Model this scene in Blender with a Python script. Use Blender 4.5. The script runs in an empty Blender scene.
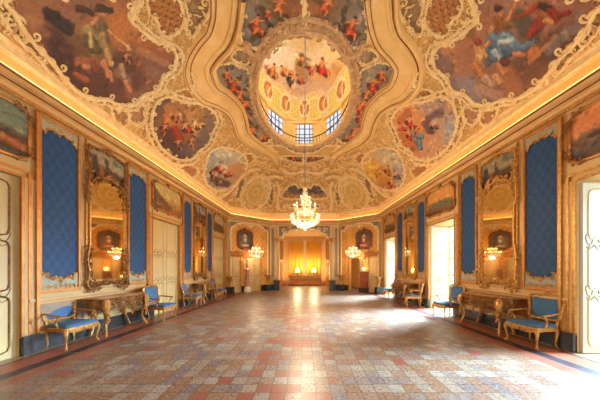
import bpy, math, random
import numpy as np
from mathutils import Vector, Matrix
S = bpy.context.scene
COL = S.collection
PI = math.pi
# ------------------------------------------------------------------ camera, world, light, exposure
CAMZ, F, CX, CY = 1.65, 230.0, 304.5, 267.2
cam = bpy.data.objects.new('camera', bpy.data.cameras.new('camera'))
COL.objects.link(cam); S.camera = cam
cam.location = (0, 0, CAMZ); cam.rotation_euler = (PI/2, 0, 0)
cam.data.sensor_width = 36; cam.data.lens = F/600*36
cam.data.shift_x = -(CX-300)/600; cam.data.shift_y = (CY-200)/600
cam.data.clip_start = 0.05
S.view_settings.view_transform = 'Standard'; S.view_settings.look = 'None'
S.view_settings.gamma = 1.0; S.view_settings.exposure = 0.22
S.cycles.use_denoising = True
S.cycles.max_bounces = 8; S.cycles.sample_clamp_indirect = 6
W = bpy.data.worlds.new('sky'); S.world = W; W.use_nodes = True
W.node_tree.nodes['Background'].inputs[0].default_value = (0.75, 0.85, 1.0, 1)
W.node_tree.nodes['Background'].inputs[1].default_value = 0.6

def light(name, kind, loc, energy, color, rot=(0,0,0), **kw):
    l = bpy.data.lights.new(name, kind); l.energy = energy; l.color = color
    for k, v in kw.items(): setattr(l, k, v)
    o = bpy.data.objects.new(name, l); COL.objects.link(o); o.location = loc; o.rotation_euler = rot
    return o
TAP = 0.035; ALF = math.atan(TAP); X0 = 5.43
# daylight falling in from the sky outside the tall windows of the right wall
for u0, u1, en, az in ((-2.6,-0.9,3200,0.), (2.75,4.45,1100,.24), (7.88,9.37,2000,.42), (12.6,14.2,1400,.42)):  # first window is out of view, added to brighten the right foreground
    uc = (u0+u1)/2
    light('window_daylight', 'AREA', (X0-TAP*uc+2.9, uc+2.5*math.tan(az), 3.3), en, (0.48,0.76,1.0), (0, PI/2-0.55, az), shape='RECTANGLE', size=3.2, size_y=(u1-u0)*.6, spread=1.1)
# warm fill light added behind the camera, out of view
light('rear_fill', 'AREA', (0, -3.6, 3.0), 270, (1.0,0.86,0.66), (PI/2, 0, 0), shape='RECTANGLE', size=8, size_y=3.6)
WARM = (1.0, 0.80, 0.54)

# ------------------------------------------------------------------ helpers
def lin(c): 
    return tuple(((x/255)/12.92 if x/255 <= .04045 else ((x/255+.055)/1.055)**2.4) for x in c)
class G:
    """tiny node-graph writer"""
    def __init__(s, name, rough=.5, metal=0., col=(200,200,200), spec=.5):
        s.m = bpy.data.materials.new(name); s.m.use_nodes = True
        s.nt = s.m.node_tree; s.b = s.nt.nodes['Principled BSDF']
        s.b.inputs['Roughness'].default_value = rough; s.b.inputs['Metallic'].default_value = metal
        s.b.inputs['Base Color'].default_value = (*lin(col), 1)
        s.b.inputs['Specular IOR Level'].default_value = spec
    def n(s, t, **kw):
        x = s.nt.nodes.new('ShaderNode'+t)
        for k, v in kw.items():
            if k in x.inputs.keys() or isinstance(k, int): s.set(x.inputs[k], v)
            else: setattr(x, k, v)
        return x
    def set(s, inp, v):
        if isinstance(v, bpy.types.NodeSocket): s.nt.links.new(v, inp)
        elif isinstance(v, tuple) and len(v) == 3 and inp.type == 'RGBA': inp.default_value = (*lin(v), 1)
        else: inp.default_value = v
    def math(s, op, a, b=0., c=0.):
        x = s.nt.nodes.new('ShaderNodeMath'); x.operation = op
        s.set(x.inputs[0], a); s.set(x.inputs[1], b); s.set(x.inputs[2], c); return x.outputs[0]
    def mix(s, f, a, b, mode='MIX'):
        x = s.nt.nodes.new('ShaderNodeMix'); x.data_type = 'RGBA'; x.blend_type = mode
        s.set(x.inputs[0], f); s.set(x.inputs[6], a); s.set(x.inputs[7], b); return x.outputs[2]
    def ramp(s, f, stops, const=False):
        x = s.nt.nodes.new('ShaderNodeValToRGB'); s.set(x.inputs[0], f); r = x.color_ramp
        if const: r.interpolation = 'CONSTANT'
        while len(r.elements) < len(stops): r.elements.new(.5)
        for e, (p, c) in zip(r.elements, stops): e.position = p; e.color = (*lin(c), 1)
        return x.outputs[0]
    def obj(s): return s.n('TexCoord').outputs['Object']
    def scale(s, v, sc):
        x = s.n('Mapping'); s.set(x.inputs[0], v); x.inputs['Scale'].default_value = sc; return x.outputs[0]
    def noise(s, v, sc, det=4., rough=.6, dist=0.):
        x = s.n('TexNoise'); s.set(x.inputs['Vector'], v)
        x.inputs['Scale'].default_value = sc; x.inputs['Detail'].default_value = det
        x.inputs['Roughness'].default_value = rough; x.inputs['Distortion'].default_value = dist
        return x.outputs[0]
    def bump(s, h, st=.3, d=.02):
        x = s.n('Bump'); x.inputs['Strength'].default_value = st; x.inputs['Distance'].default_value = d
        s.set(x.inputs['Height'], h); s.nt.links.new(x.outputs[0], s.b.inputs['Normal'])
    def base(s, c): s.set(s.b.inputs['Base Color'], c)

def M_mottled(name, c1, c2, sc=6., rough=.5, metal=0., bump=.2, bsc=30., spec=.5):
    g = G(name, rough, metal, c1, spec); o = g.obj()
    g.base(g.mix(g.math('MULTIPLY_ADD', g.noise(o, sc), 1.8, -.4), c1, c2))
    if bump: g.bump(g.noise(o, bsc, 3), bump, .01)
    return g.m
def M_glow(name, c, st):
    g = G(name, .5, 0, c); g.set(g.b.inputs['Emission Color'], c); g.b.inputs['Emission Strength'].default_value = st
    return g.m
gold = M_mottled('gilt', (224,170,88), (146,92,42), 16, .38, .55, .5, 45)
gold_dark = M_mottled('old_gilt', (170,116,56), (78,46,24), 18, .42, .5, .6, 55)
gold_brown = M_mottled('red_brown_gilt', (208,140,62), (160,96,42), 7, .45, .35, .2)
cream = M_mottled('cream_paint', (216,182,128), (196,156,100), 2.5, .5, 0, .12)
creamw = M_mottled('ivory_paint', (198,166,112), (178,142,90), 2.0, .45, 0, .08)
stucco = M_mottled('cream_stucco', (250,226,172), (224,182,118), 7, .6, .0, .4, 40)
ochre_light = M_mottled('pale_ochre_scroll', (248,214,146), (226,180,108), 6, .6, 0, .2)
umber = M_mottled('umber_shade_line', (156,98,50), (120,72,38), 5, .6)
stucco_rose = M_mottled('rose_stucco', (220,178,124), (170,126,86), 7, .6, .0, .4, 40)
ochre = M_mottled('ochre_plaster', (240,200,130), (220,170,98), 2.5, .55, .0, .15)
cornice_m = M_mottled('cornice_plaster', (230,184,118), (208,156,92), 3, .5, .0, .1)
cove_m = M_mottled('cove_plaster', (236,196,124), (226,180,106), 3, .5, .05, .05)
brownline = M_mottled('red_brown_paint', (142,70,34), (110,50,26), 3, .5)
marble_blue = M_mottled('blue_grey_marble', (58,58,62), (36,35,38), 5, .22, 0, 0)
marble_brown = M_mottled('brown_marble', (176,120,66), (110,66,38), 8, .18, 0, 0)
marble_pink = M_mottled('pink_marble', (206,156,130), (150,98,84), 6, .25, 0, 0)
marble_white = M_mottled('white_marble', (232,228,216), (196,190,180), 4, .3, 0, 0)
blue_seat = M_mottled('sky_blue_upholstery', (64,108,146), (48,86,124), 20, .75, 0, .2, 90)
darkwood = M_mottled('dark_wood', (86,50,34), (46,26,20), 6, .4)
redwood = M_mottled('reddish_wood', (168,88,44), (120,56,28), 5, .45)
bluegrey = M_mottled('blue_grey_ornament_ground', (122,140,140), (176,164,124), 16, .6, 0, .3, 40)
greystrip = M_mottled('grey_mottled_panel', (150,122,92), (118,98,80), 6, .5)
apricot = None
def m_damask(name, c1, c2, sc=5.2):
    g = G(name, .62, 0, c1, .35); o = g.obj()
    v = g.scale(o, (sc, sc, sc*.62))
    sx = g.n('SeparateXYZ'); g.set(sx.inputs[0], v)
    a = g.math('SINE', g.math('MULTIPLY', sx.outputs[0], 2*PI)); b = g.math('COSINE', g.math('MULTIPLY', sx.outputs[2], 2*PI))
    c = g.math('SINE', g.math('MULTIPLY', sx.outputs[0], 6*PI)); d = g.math('SINE', g.math('MULTIPLY', sx.outputs[2], 6*PI))
    f = g.math('ADD', g.math('MULTIPLY', a, b), g.math('MULTIPLY', g.math('MULTIPLY', c, d), .55))
    f = g.math('ADD', f, g.math('MULTIPLY_ADD', g.noise(o, 13, 4, .7, 1.5), 6.0, -3.0))
    k = g.math('SMOOTH_MIN', g.math('MAXIMUM', g.math('MULTIPLY_ADD', f, 1.1, .45), 0.), 1., .1)
    g.base(g.mix(k, c1, c2)); return g.m
damask = m_damask('blue_damask', (26,62,102), (34,76,120))
apricot = m_damask('apricot_damask', (226,164,84), (212,146,70), 4.0)
def m_curtain():
    g = G('yellow_curtain', .7, 0, (236,168,52)); o = g.obj()
    w = g.n('TexWave'); g.set(w.inputs['Vector'], o); w.inputs['Scale'].default_value = 3; w.inputs['Distortion'].default_value = 2
    g.base(g.mix(w.outputs[1], (250,206,96), (232,176,66))); return g.m
curtain_m = m_curtain()
def m_vcol(name, rough=.6, arab=.0, sc=3.):
    g = G(name, rough, 0, (200,200,200), .3)
    a = g.n('VertexColor'); a.layer_name = 'paint'; c = a.outputs[0]
    o = g.obj()
    f = g.math('MULTIPLY_ADD', g.noise(o, 14, 5, .7, .4), 1.1, -.05)
    c = g.mix(f, g.mix(1., c, (196,182,176), 'MULTIPLY'), g.mix(.05, c, (255,244,220)))
    if arab:
        n = g.noise(o, sc, 3, .6, 2.2)
        t = g.math('ABSOLUTE', g.math('SUBTRACT', g.math('FRACT', g.math('MULTIPLY', n, 7.)), .5))
        line = g.math('LESS_THAN', t, .09)
        c = g.mix(g.math('MULTIPLY', line, arab), c, (128,84,44))
        t2 = g.math('GREATER_THAN', t, .42)
        c = g.mix(g.math('MULTIPLY', t2, arab*.7), c, (250,214,140))
        g.bump(t, .5, .03)
    g.base(c); return g.m
fresco_m = m_vcol('fresco_paint')
ceil_m = m_vcol('painted_ceiling_plaster', .6, .42, 2.6)
canvas_m = m_vcol('oil_paint', .4)
def m_glass_mirror():
    g = G('old_mirror', .03, 1., (236,214,170)); o = g.obj()
    return g.m
mirror_m = m_glass_mirror()
def m_crystal():
    g = G('crystal', .05, 0, (255,244,220)); g.b.inputs['Transmission Weight'].default_value = .5
    g.set(g.b.inputs['Emission Color'], (255,214,150)); g.b.inputs['Emission Strength'].default_value = .2
    return g.m
crystal = m_crystal()
bulb_m = M_glow('lit_flame_bulb', (255,218,160), 14)
shade_m = M_glow('lit_lamp_shade', (255,206,110), 12)
cove_glow = M_glow('cove_lamp', (255,214,140), 2.8)
def m_pane():
    g = G('window_glass', .02, 0, (240,246,250)); t = g.n('BsdfTransparent'); mx = g.n('MixShader'); e = g.n('Emission'); e.inputs[0].default_value = (.85,.93,1,1); e.inputs[1].default_value = .3
    ad = g.n('AddShader'); g.nt.links.new(t.outputs[0], ad.inputs[0]); g.nt.links.new(e.outputs[0], ad.inputs[1])
    mx.inputs[0].default_value = .08; g.nt.links.new(ad.outputs[0], mx.inputs[1]); g.nt.links.new(g.b.outputs[0], mx.inputs[2])
    g.nt.links.new(mx.outputs[0], g.nt.nodes['Material Output'].inputs[0]); return g.m
pane_m = m_pane()
domepane_m = M_glow('daylit_dome_pane', (186,206,240), .5)

def m_floor():
    g = G('mosaic_tile_floor', .3, 0, (150,120,90), .5)
    o = g.obj(); sp = g.n('SeparateXYZ'); g.set(sp.inputs[0], o); x, y = sp.outputs[0], sp.outputs[1]
    T = .2
    xs = g.math('DIVIDE', g.math('ADD', x, .05), T); ys = g.math('DIVIDE', y, T*1.08)
    cx, cy = g.math('FLOOR', xs), g.math('FLOOR', ys)
    cmb = g.n('CombineXYZ'); g.set(cmb.inputs[0], cx); g.set(cmb.inputs[1], cy)
    wn = g.n('TexWhiteNoise'); wn.noise_dimensions = '3D'; g.set(wn.inputs['Vector'], cmb.outputs[0])
    r = wn.outputs['Value']
    cmb2 = g.n('CombineXYZ'); g.set(cmb2.inputs[0], cx); g.set(cmb2.inputs[1], cy); cmb2.inputs[2].default_value = 7.3
    wn2 = g.n('TexWhiteNoise'); wn2.noise_dimensions = '3D'; g.set(wn2.inputs['Vector'], cmb2.outputs[0]); r2 = wn2.outputs['Value']
    big = g.noise(o, .55, 3)
    c = g.ramp(r, [(0,(146,112,78)),(.2,(160,146,122)),(.42,(142,128,114)),(.6,(152,120,92)),(.78,(128,116,112)),(.9,(166,160,144))], True)
    fl = g.noise(o, 24, 5, .8)
    c = g.mix(g.math('GREATER_THAN', fl, .56), c, (98,62,48))
    c = g.mix(g.math('LESS_THAN', fl, .43), c, (138,150,166))
    # red tiles gather in the middle strip
    ax = g.math('ABSOLUTE', g.math('ADD', x, .35))
    pr = g.math('MAXIMUM', g.math('SUBTRACT', g.math('SUBTRACT', .62, g.math('MULTIPLY', y, .03)), g.math('MULTIPLY', ax, .5)), .02)
    pr = g.math('MULTIPLY', pr, g.math('MULTIPLY_ADD', g.noise(o, .9, 2), 1.6, .0))
    red = g.math('LESS_THAN', r2, pr)
    c = g.mix(g.math('MULTIPLY', red, .85), c, g.mix(fl, (168,88,64), (136,70,58)))
    # joints
    fx, fy = g.math('FRACT', xs), g.math('FRACT', ys)
    j = g.math('MINIMUM', g.math('MINIMUM', fx, g.math('SUBTRACT', 1., fx)), g.math('MINIMUM', fy, g.math('SUBTRACT', 1., fy)))
    jm = g.math('LESS_THAN', j, .028)
    c = g.mix(g.math('MULTIPLY', jm, .75), c, (96,56,46))
    # border of marble stripes along the walls
    v = g.math('ADD', g.math('ABSOLUTE', x), g.math('MULTIPLY', y, TAP))
    def band(a, b): return g.math('MULTIPLY', g.math('GREATER_THAN', v, a), g.math('LESS_THAN', v, b))
    rd = g.mix(big, (176,92,62), (136,66,50))
    c = g.mix(g.math('MULTIPLY', band(4.25, 4.53), .7), c, rd)
    c = g.mix(band(4.53, 4.76), c, g.mix(fl, (44,42,52), (66,58,66)))
    c = g.mix(band(4.76, 5.18), c, g.mix(fl, rd, (170,110,78)))
    c = g.mix(band(5.18, 5.25), c, (46,44,52))
    c = g.mix(band(5.25, 6.4), c, g.mix(fl, (186,160,124), (150,118,90)))
    c = g.mix(1., c, (222,208,198), 'MULTIPLY')
    g.base(c)
    g.set(g.b.inputs['Roughness'], g.math('MULTIPLY_ADD', g.noise(o, 3, 4, .7), .3, .24))
    h = g.math('ADD', g.math('MULTIPLY', jm, -.6), g.math('MULTIPLY', g.noise(o, 5, 3), .8))
    g.bump(h, .22, .012)
    return g.m
floor_m = m_floor()

ID = lambda u, v, w: (u, -w, v)      # local wall frame: u right, v up, w out of the wall (front is -y)
def vec(a): return np.array(a, float)
class MB:
    def __init__(s): s.v = []; s.f = []; s.c = []
    def add(s, vs, fs):
        k = len(s.v); s.v += [tuple(map(float, p)) for p in vs]; s.f += [tuple(i+k for i in f) for f in fs]; return s
    def box(s, a, b, M=None):
        (x0,y0,z0), (x1,y1,z1) = a, b
        ps = [(x0,y0,z0),(x1,y0,z0),(x1,y1,z0),(x0,y1,z0),(x0,y0,z1),(x1,y0,z1),(x1,y1,z1),(x0,y1,z1)]
        if M: ps = [M(*p) for p in ps]
        return s.add(ps, [(0,3,2,1),(4,5,6,7),(0,1,5,4),(1,2,6,5),(2,3,7,6),(3,0,4,7)])
    def wb(s, u0, u1, v0, v1, w0, w1, M=ID):     # box in wall coordinates
        ps = [M(u,v,w) for w in (w0,w1) for u,v in ((u0,v0),(u1,v0),(u1,v1),(u0,v1))]
        return s.add(ps, [(0,3,2,1),(4,5,6,7),(0,1,5,4),(1,2,6,5),(2,3,7,6),(3,0,4,7)])
    def tube(s, pts, rad, n=6, closed=False, flat=1.0):
        P = np.array(pts, float); N = len(P)
        R = np.full(N, rad) if np.isscalar(rad) else np.array(rad, float)
        if closed: T = np.roll(P,-1,0)-np.roll(P,1,0)
        else: T = np.gradient(P, axis=0)
        T /= np.maximum(np.linalg.norm(T, axis=1, keepdims=True), 1e-9)
        u = np.cross(T[0], (0.13,.21,.97)); 
        if np.linalg.norm(u) < .1: u = np.cross(T[0], (1,0,0))
        vs = []
        for i in range(N):
            u = u - T[i]*np.dot(u, T[i]); u /= max(np.linalg.norm(u), 1e-9); w = np.cross(T[i], u)
            for k in range(n):
                a = 2*PI*k/n; vs.append(P[i] + R[i]*(math.cos(a)*u + math.sin(a)*w*flat))
        fs = []
        for i in range(N if closed else N-1):
            j = (i+1) % N
            for k in range(n): fs.append((i*n+k, i*n+(k+1)%n, j*n+(k+1)%n, j*n+k))
        if not closed: fs += [tuple(range(n))[::-1], tuple((N-1)*n+k for k in range(n))]
        return s.add(vs, fs)
    def lathe(s, prof, c=(0,0,0), n=16, sx=1., sy=1.):
        vs = []; 
        for r, z in prof:
            for k in range(n): vs.append((c[0]+sx*r*math.cos(2*PI*k/n), c[1]+sy*r*math.sin(2*PI*k/n), c[2]+z))
        fs = [(i*n+k, i*n+(k+1)%n, (i+1)*n+(k+1)%n, (i+1)*n+k) for i in range(len(prof)-1) for k in range(n)]
        fs += [tuple(range(n))[::-1], tuple((len(prof)-1)*n+k for k in range(n))]
        return s.add(vs, fs)
    def ball(s, c, r, n=8, m=5, sx=1, sy=1, sz=1):
        prof = [(math.sin(PI*i/m)*r+1e-4, -math.cos(PI*i/m)*r*sz) for i in range(m+1)]
        return s.lathe(prof, c, n, sx, sy)
    def prism(s, pts, w0, w1, M=ID):
        n = len(pts); vs = [M(u,v,w0) for u,v in pts]+[M(u,v,w1) for u,v in pts]
        return s.add(vs, [tuple(range(n))[::-1], tuple(range(n, 2*n))]+[(i,(i+1)%n,n+(i+1)%n,n+i) for i in range(n)])
    def build(s, name, mat, parent=None, smooth=True, colors=None):
        me = bpy.data.meshes.new(name); me.from_pydata(s.v, [], s.f); me.materials.append(mat)
        if smooth and len(s.f): me.polygons.foreach_set('use_smooth', [True]*len(me.polygons))
        if smooth:
            try: me.set_sharp_from_angle(angle=.7)
            except Exception: pass
        if colors is not None:
            at = me.color_attributes.new('paint', 'FLOAT_COLOR', 'POINT')
            cc = np.ones((len(s.v), 4), np.float32); cc[:, :3] = colors; at.data.foreach_set('color', cc.ravel())
        me.update()
        o = bpy.data.objects.new(name, me); COL.objects.link(o)
        if parent: o.parent = parent
        return o
def struct(o): o['kind'] = 'structure'; return o
def tag(o, label, cat, group=None):
    o['label'] = label; o['category'] = cat
    if group: o['group'] = group
    return o
def thing(name, label, cat, loc=(0,0,0), rz=0., group=None):
    o = bpy.data.objects.new(name, None); COL.objects.link(o); o.location = loc; o.rotation_euler = (0,0,rz)
    o.empty_display_size = .2
    return tag(o, label, cat, group)
def copy_tree(o, parent=None):
    c = o.copy(); COL.objects.link(c); c.parent = parent
    for ch in list(o.children): copy_tree(ch, c)
    return c
def dup(root, loc, rz, label, group=None, sx=1.):
    r = copy_tree(root); r.location = loc; r.rotation_euler = (0,0,rz); r['label'] = label
    if sx != 1.: r.scale = (sx, 1, 1)
    if group: r['group'] = group
    return r

# ---- carved ornament in a surface frame M(u, v, w)
def smooth_path(pts, closed, step):
    P = np.array(pts, float); n = len(P); out = []
    segs = n if closed else n-1
    for i in range(segs):
        if closed: p0,p1,p2,p3 = P[(i-1)%n],P[i],P[(i+1)%n],P[(i+2)%n]
        else: p0,p1,p2,p3 = P[max(i-1,0)],P[i],P[i+1],P[min(i+2,n-1)]
        k = max(1, int(round(np.linalg.norm(p2-p1)/step)))
        for j in range(k):
            t = j/k
            out.append(.5*((2*p1)+(-p0+p2)*t+(2*p0-5*p1+4*p2-p3)*t*t+(-p0+3*p1-3*p2+p3)*t**3))
    if not closed: out.append(P[-1])
    return np.array(out)
def sweep(mb, M, pts, r, closed=False, w=None, n=6, step=.08, smooth=True):
    P = smooth_path(pts, closed, step) if smooth else np.array(pts, float)
    w = r*.5 if w is None else w
    mb.tube([M(p[0], p[1], w) for p in P], r, n, closed); return P
def scroll(mb, M, c, size, ang, hand, w=.01, thick=.17, n=5, turns=1.15, seg=11):
    pts = []; rad = []
    for i in range(seg):
        t = i/(seg-1); th = ang + hand*2*PI*turns*t; r = size*(1-.82*t**.8)
        pts.append(M(c[0]+r*math.cos(th), c[1]+r*math.sin(th), w+size*.12*t)); rad.append(size*thick*(.45+.8*math.sin(PI*min(1,t*.9+.1)))*(1-.3*t))
    mb.tube(pts, rad, n)
def leaf(mb, M, c, ang, size, bend=.6, w=.01, n=5):
    pts = []; rad = []
    for i in range(6):
        t = i/5; a = ang + bend*t
        pts.append(M(c[0]+size*t*math.cos(a), c[1]+size*t*math.sin(a), w+size*.18*math.sin(PI*t))); rad.append(size*.19*math.sin(PI*(.12+.86*t))+.001)
    mb.tube(pts, rad, n)
def rocaille(mb, M, pts, size, closed=False, rng=random, step=None, both=False, w=.01, rod=.22):
    """carved border that follows a path: a rod, C-scrolls and leaves"""
    P = smooth_path(pts, closed, size*.6)
    if rod: mb.tube([M(p[0],p[1],w) for p in P], size*rod, 6, closed)
    st = step or size*1.25; acc = 0; k = 0
    for i in range(1, len(P)):
        acc += np.linalg.norm(P[i]-P[i-1])
        if acc < st: continue
        acc = 0; k += 1
        t = P[i]-P[i-1]; a = math.atan2(t[1], t[0]); sides = (1,-1) if both else (1,)
        for sd in sides:
            na = a - sd*PI/2; s2 = size*rng.uniform(.75,1.25)
            nx, ny = math.cos(na), math.sin(na)
            if k % 3: scroll(mb, M, (P[i][0]+nx*s2*.55, P[i][1]+ny*s2*.55), s2*.62, na+PI, 1 if (k%2) == (sd > 0) else -1, w)
            else: leaf(mb, M, (P[i][0], P[i][1]), na+rng.uniform(-.5,.5), s2*1.35, rng.choice((-.8,.8)), w)
            leaf(mb, M, (P[i][0]+nx*s2*.3, P[i][1]+ny*s2*.3), na+rng.uniform(-1.2,1.2), s2*.9, rng.choice((-1,1)), w)
def flames(mb, M, pts, size, closed=True, rng=random, w=.02):
    """thick rod with short fat leaves licking to both sides and the odd C-scroll"""
    P_ = smooth_path(pts, closed, size*.55)
    mb.tube([M(p[0],p[1],w) for p in P_], [size*rng.uniform(.34,.56) for p in P_], 6, closed)
    for i in range(1, len(P_)-1):
        t = P_[i+1]-P_[i-1]; a = math.atan2(t[1], t[0]); sd = 1 if i % 2 else -1
        if i % 5 == 0: scroll(mb, M, (P_[i][0]+math.cos(a+sd*PI/2)*size*.8, P_[i][1]+math.sin(a+sd*PI/2)*size*.8), size*.7, a-sd*PI/2, sd, w, .3, 5)
        else:
            L_ = size*rng.uniform(.9,1.7); a2 = a+sd*rng.uniform(.5,1.3); q = []; r_ = []
            for k in range(5):
                u = k/4; aa = a2-sd*u*.9; q.append(M(P_[i][0]+L_*u*math.cos(aa), P_[i][1]+L_*u*math.sin(aa), w+.02*math.sin(PI*u))); r_.append(L_*.24*math.sin(PI*(.18+.78*u))+.001)
            mb.tube(q, r_, 5)
def crest(mb, M, c, size, rng=random, up=PI/2):
    """a shell-like cluster"""
    for k in range(7):
        a = up+(k-3)*.42; leaf(mb, M, c, a, size*(1-.09*abs(k-3)), .15*(k-3)*-.3, .02)
    for sd in (-1,1):
        scroll(mb, M, (c[0]+sd*size*.75*math.cos(up-PI/2), c[1]+sd*size*.75*math.sin(up-PI/2)-0*size), size*.42, up, sd, .02)
        scroll(mb, M, (c[0]+sd*size*1.35*math.cos(up-PI/2), c[1]-size*.15+sd*size*1.35*math.sin(up-PI/2)), size*.3, up+PI/2, -sd, .02)
    mb.tube([M(c[0]-size*.3, c[1]-size*.1,.03), M(c[0],c[1]-size*.2,.05), M(c[0]+size*.3,c[1]-size*.1,.03)], size*.18, 6)

# ---- painter: soft strokes evaluated on mesh vertices (works in any 2-D frame)
def noise2(x, y, seed, oct=4):
    r = np.random.RandomState(seed); out = 0; amp = 1
    for o in range(oct):
        for k in range(4):
            a = r.uniform(0, 2*PI); f = (1.0+r.uniform(0,.8))*2**o; out = out+amp*np.sin((x*math.cos(a)+y*math.sin(a))*f+r.uniform(0,2*PI)+1.3*np.sin((x*math.sin(a)-y*math.cos(a))*f*.7+k))
        amp *= .6
    return out/6
class Painting:
    def __init__(s, x, y, bg, seed=1, nsc=.06, namp=12):
        s.x, s.y = x, y; n = noise2(x*nsc, y*nsc, seed); n2 = noise2(x*nsc*.5+9, y*nsc*.5, seed+1)
        s.wx = 2.2*noise2(x*.25, y*.25, seed+2, 3); s.wy = 2.2*noise2(x*.25+5, y*.25, seed+3, 3)
        s.c = np.array(bg, float)[None,:] + (n*namp)[:,None] + (n2*namp)[:,None]*np.array([1,.4,-.5])[None,:]
    def blob(s, x0, y0, x1, y1, r0, r1, col, a=1., soft=.3, wob=1.):
        X, Y = s.x+s.wx*wob*min(1,r0/5), s.y+s.wy*wob*min(1,r0/5); dx, dy = x1-x0, y1-y0; L = dx*dx+dy*dy+1e-9
        t = np.clip(((X-x0)*dx+(Y-y0)*dy)/L, 0, 1); d = np.hypot(X-x0-t*dx, Y-y0-t*dy)/(r0+(r1-r0)*t)
        m = np.clip((1+soft-d)/(2*soft), 0, 1); m = m*m*(3-2*m)*a
        cc = np.array(col, float)[None,:]
        if r0 < 9 and soft < .36:      # modelled strokes: a light side, a dark side and a drawn edge
            ox, oy = X-x0-t*dx, Y-y0-t*dy; r_ = (r0+(r1-r0)*t)
            sh = np.clip((-.5*ox-.85*oy)/r_, -1, 1); fold = np.sin((ox*.8-oy*.5)*2.2/max(r0*.35,1.)+3*t)
            cc = cc*(1+.20*sh+.09*fold-.30*np.exp(-((d-.98)/.16)**2))[:,None]
        s.c = s.c*(1-m[:,None]) + cc*m[:,None]; return s
    def many(s, L):
        for b in L: s.blob(*b)
        return s
    def figure(s, x, y, h, ang, cloth, skin=(214,150,104), seed=0):
        """a small seated or flying robed figure"""
        r = random.Random(seed); c, q = math.cos(ang), math.sin(ang)
        def T(a, b): return (x+h*(a*c-b*q), y+h*(a*q+b*c))
        def seg(a, b, r0, r1, col): s.blob(*T(*a), *T(*b), r0*h, r1*h, col, 1., .3, .5)
        dk = tuple(v*.55 for v in cloth)
        seg((-.15,.25),(.35,.55),.26,.2,dk); seg((0,0),(.05,.3),.17,.22,cloth); seg((.05,.3),(.4,.42),.2,.12,cloth)
        seg((.1,.35),(.0,.6),.1,.06,tuple(min(255,v*1.25) for v in cloth))
        seg((.4,.42),(.5,.7),.08,.05,skin); seg((-.02,-.12),(.02,.1),.14,.13,skin)
        seg((.1,-.1),(.35,-.28+.2*r.random()),.06,.04,skin); seg((-.12,-.08),(-.35,.1),.06,.04,skin)
        seg((0,-.33),(.01,-.3),.1,.1,skin); seg((-.02,-.4),(.0,-.4),.09,.07,(92,54,34)); return s
    def dabs(s, seed, X, Y):
        r = random.Random(seed); x0, x1, y0, y1 = X.min(), X.max(), Y.min(), Y.max(); n = int(min(110, 20+(x1-x0)*(y1-y0)/90))
        for k in range(n):
            x, y = r.uniform(x0,x1), r.uniform(y0,y1); i = int(np.argmin((s.x-x)**2+(s.y-y)**2)); c = s.c[i]; a = r.uniform(0,PI); L = r.uniform(1,5); q = r.choice((.68,.8,1.18,1.3))
            s.blob(x, y, x+L*math.cos(a), y+L*math.sin(a), r.uniform(.8,2.2), r.uniform(.5,1.6), tuple(np.clip(c*q+np.array((6,2,-4))*(q>1), 0, 250)), .6, .4)
    def contrast(s, k=1.22):
        s.c = s.c*(1+.08*noise2(s.x*.8+s.wx, s.y*.8-s.wy, 77, 3))[:,None]; s.c = (s.c-126)*k+120
    def lincol(s):
        c = np.clip(s.c, 0, 255)/255; return np.where(c <= .04045, c/12.92, ((c+.055)/1.055)**2.4)

def inpoly(x, y, poly):
    poly = np.array(poly); n = len(poly); ins = np.zeros(x.shape, bool); j = n-1
    for i in range(n):
        xi, yi = poly[i]; xj, yj = poly[j]
        if yi != yj: ins ^= ((yi > y) != (yj > y)) & (x < (xj-xi)*(y-yi)/(yj-yi)+xi)
        j = i
    return ins
def patch(name, poly, res, M, paintfn, mat, parent=None, w=.012):
    """a painted surface that fills a 2-D outline and follows M; vertices on the outline are snapped to it"""
    P = np.array(poly, float); x0,y0 = P.min(0); x1,y1 = P.max(0)
    nx, ny = max(2,int((x1-x0)/res)), max(2,int((y1-y0)/res))
    X, Y = np.meshgrid(np.linspace(x0,x1,nx+1), np.linspace(y0,y1,ny+1), indexing='ij')
    cxs, cys = (X[:-1,:-1]+X[1:,1:])/2, (Y[:-1,:-1]+Y[1:,1:])/2
    ins = inpoly(cxs.ravel(), cys.ravel(), P).reshape(cxs.shape)
    idx = -np.ones(X.shape, int); use = np.zeros(X.shape, bool)
    for a in (0,1):
        for b in (0,1): use[a:nx+a, b:ny+b] |= ins
    idx[use] = np.arange(use.sum()); xs, ys = X[use], Y[use]
    ii, jj = np.nonzero(ins)
    fs = np.stack([idx[ii,jj], idx[ii+1,jj], idx[ii+1,jj+1], idx[ii,jj+1]], 1)
    mb = MB(); mb.v = [tuple(map(float, M(a,b,w))) for a,b in zip(xs,ys)]; mb.f = [tuple(map(int,f)) for f in fs]
    return mb.build(name, mat, parent, True, paintfn(xs, ys))

# ------------------------------------------------------------------ plan of the hall
CA, CB = (4.92, 14.7), (2.55, 16.8)            # the cut corners
YR, YB = -3.0, 16.8
def side(sg):
    e = vec((-sg*math.sin(ALF), math.cos(ALF), 0)); n = vec((-sg*math.cos(ALF), -math.sin(ALF), 0)); o = vec((sg*X0, 0, 0))
    def M(u, v, w):
        return tuple(o + e*u + n*w + vec((0,0,v)))
    M.rz = (PI/2-ALF) if sg < 0 else -(PI/2-ALF); M.sg = sg
    return M
ML, MR = side(-1), side(1)
def put(M, u, z=0., w=0.): return M(u, z, w)
_l = [((-X0+TAP*YR*-0+0, YR), None)]
PER = [(-X0-TAP*3, YR), (-CA[0], CA[1]), (-CB[0], CB[1]), (CB[0], CB[1]), (CA[0], CA[1]), (X0+TAP*3, YR)]
def inward():
    L = []
    for a, b in zip(PER[:-1], PER[1:]):
        t = vec(b)-vec(a); t /= np.linalg.norm(t); L.append((vec(a), vec((t[1], -t[0]))))
    return L
EDG = inward()
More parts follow.
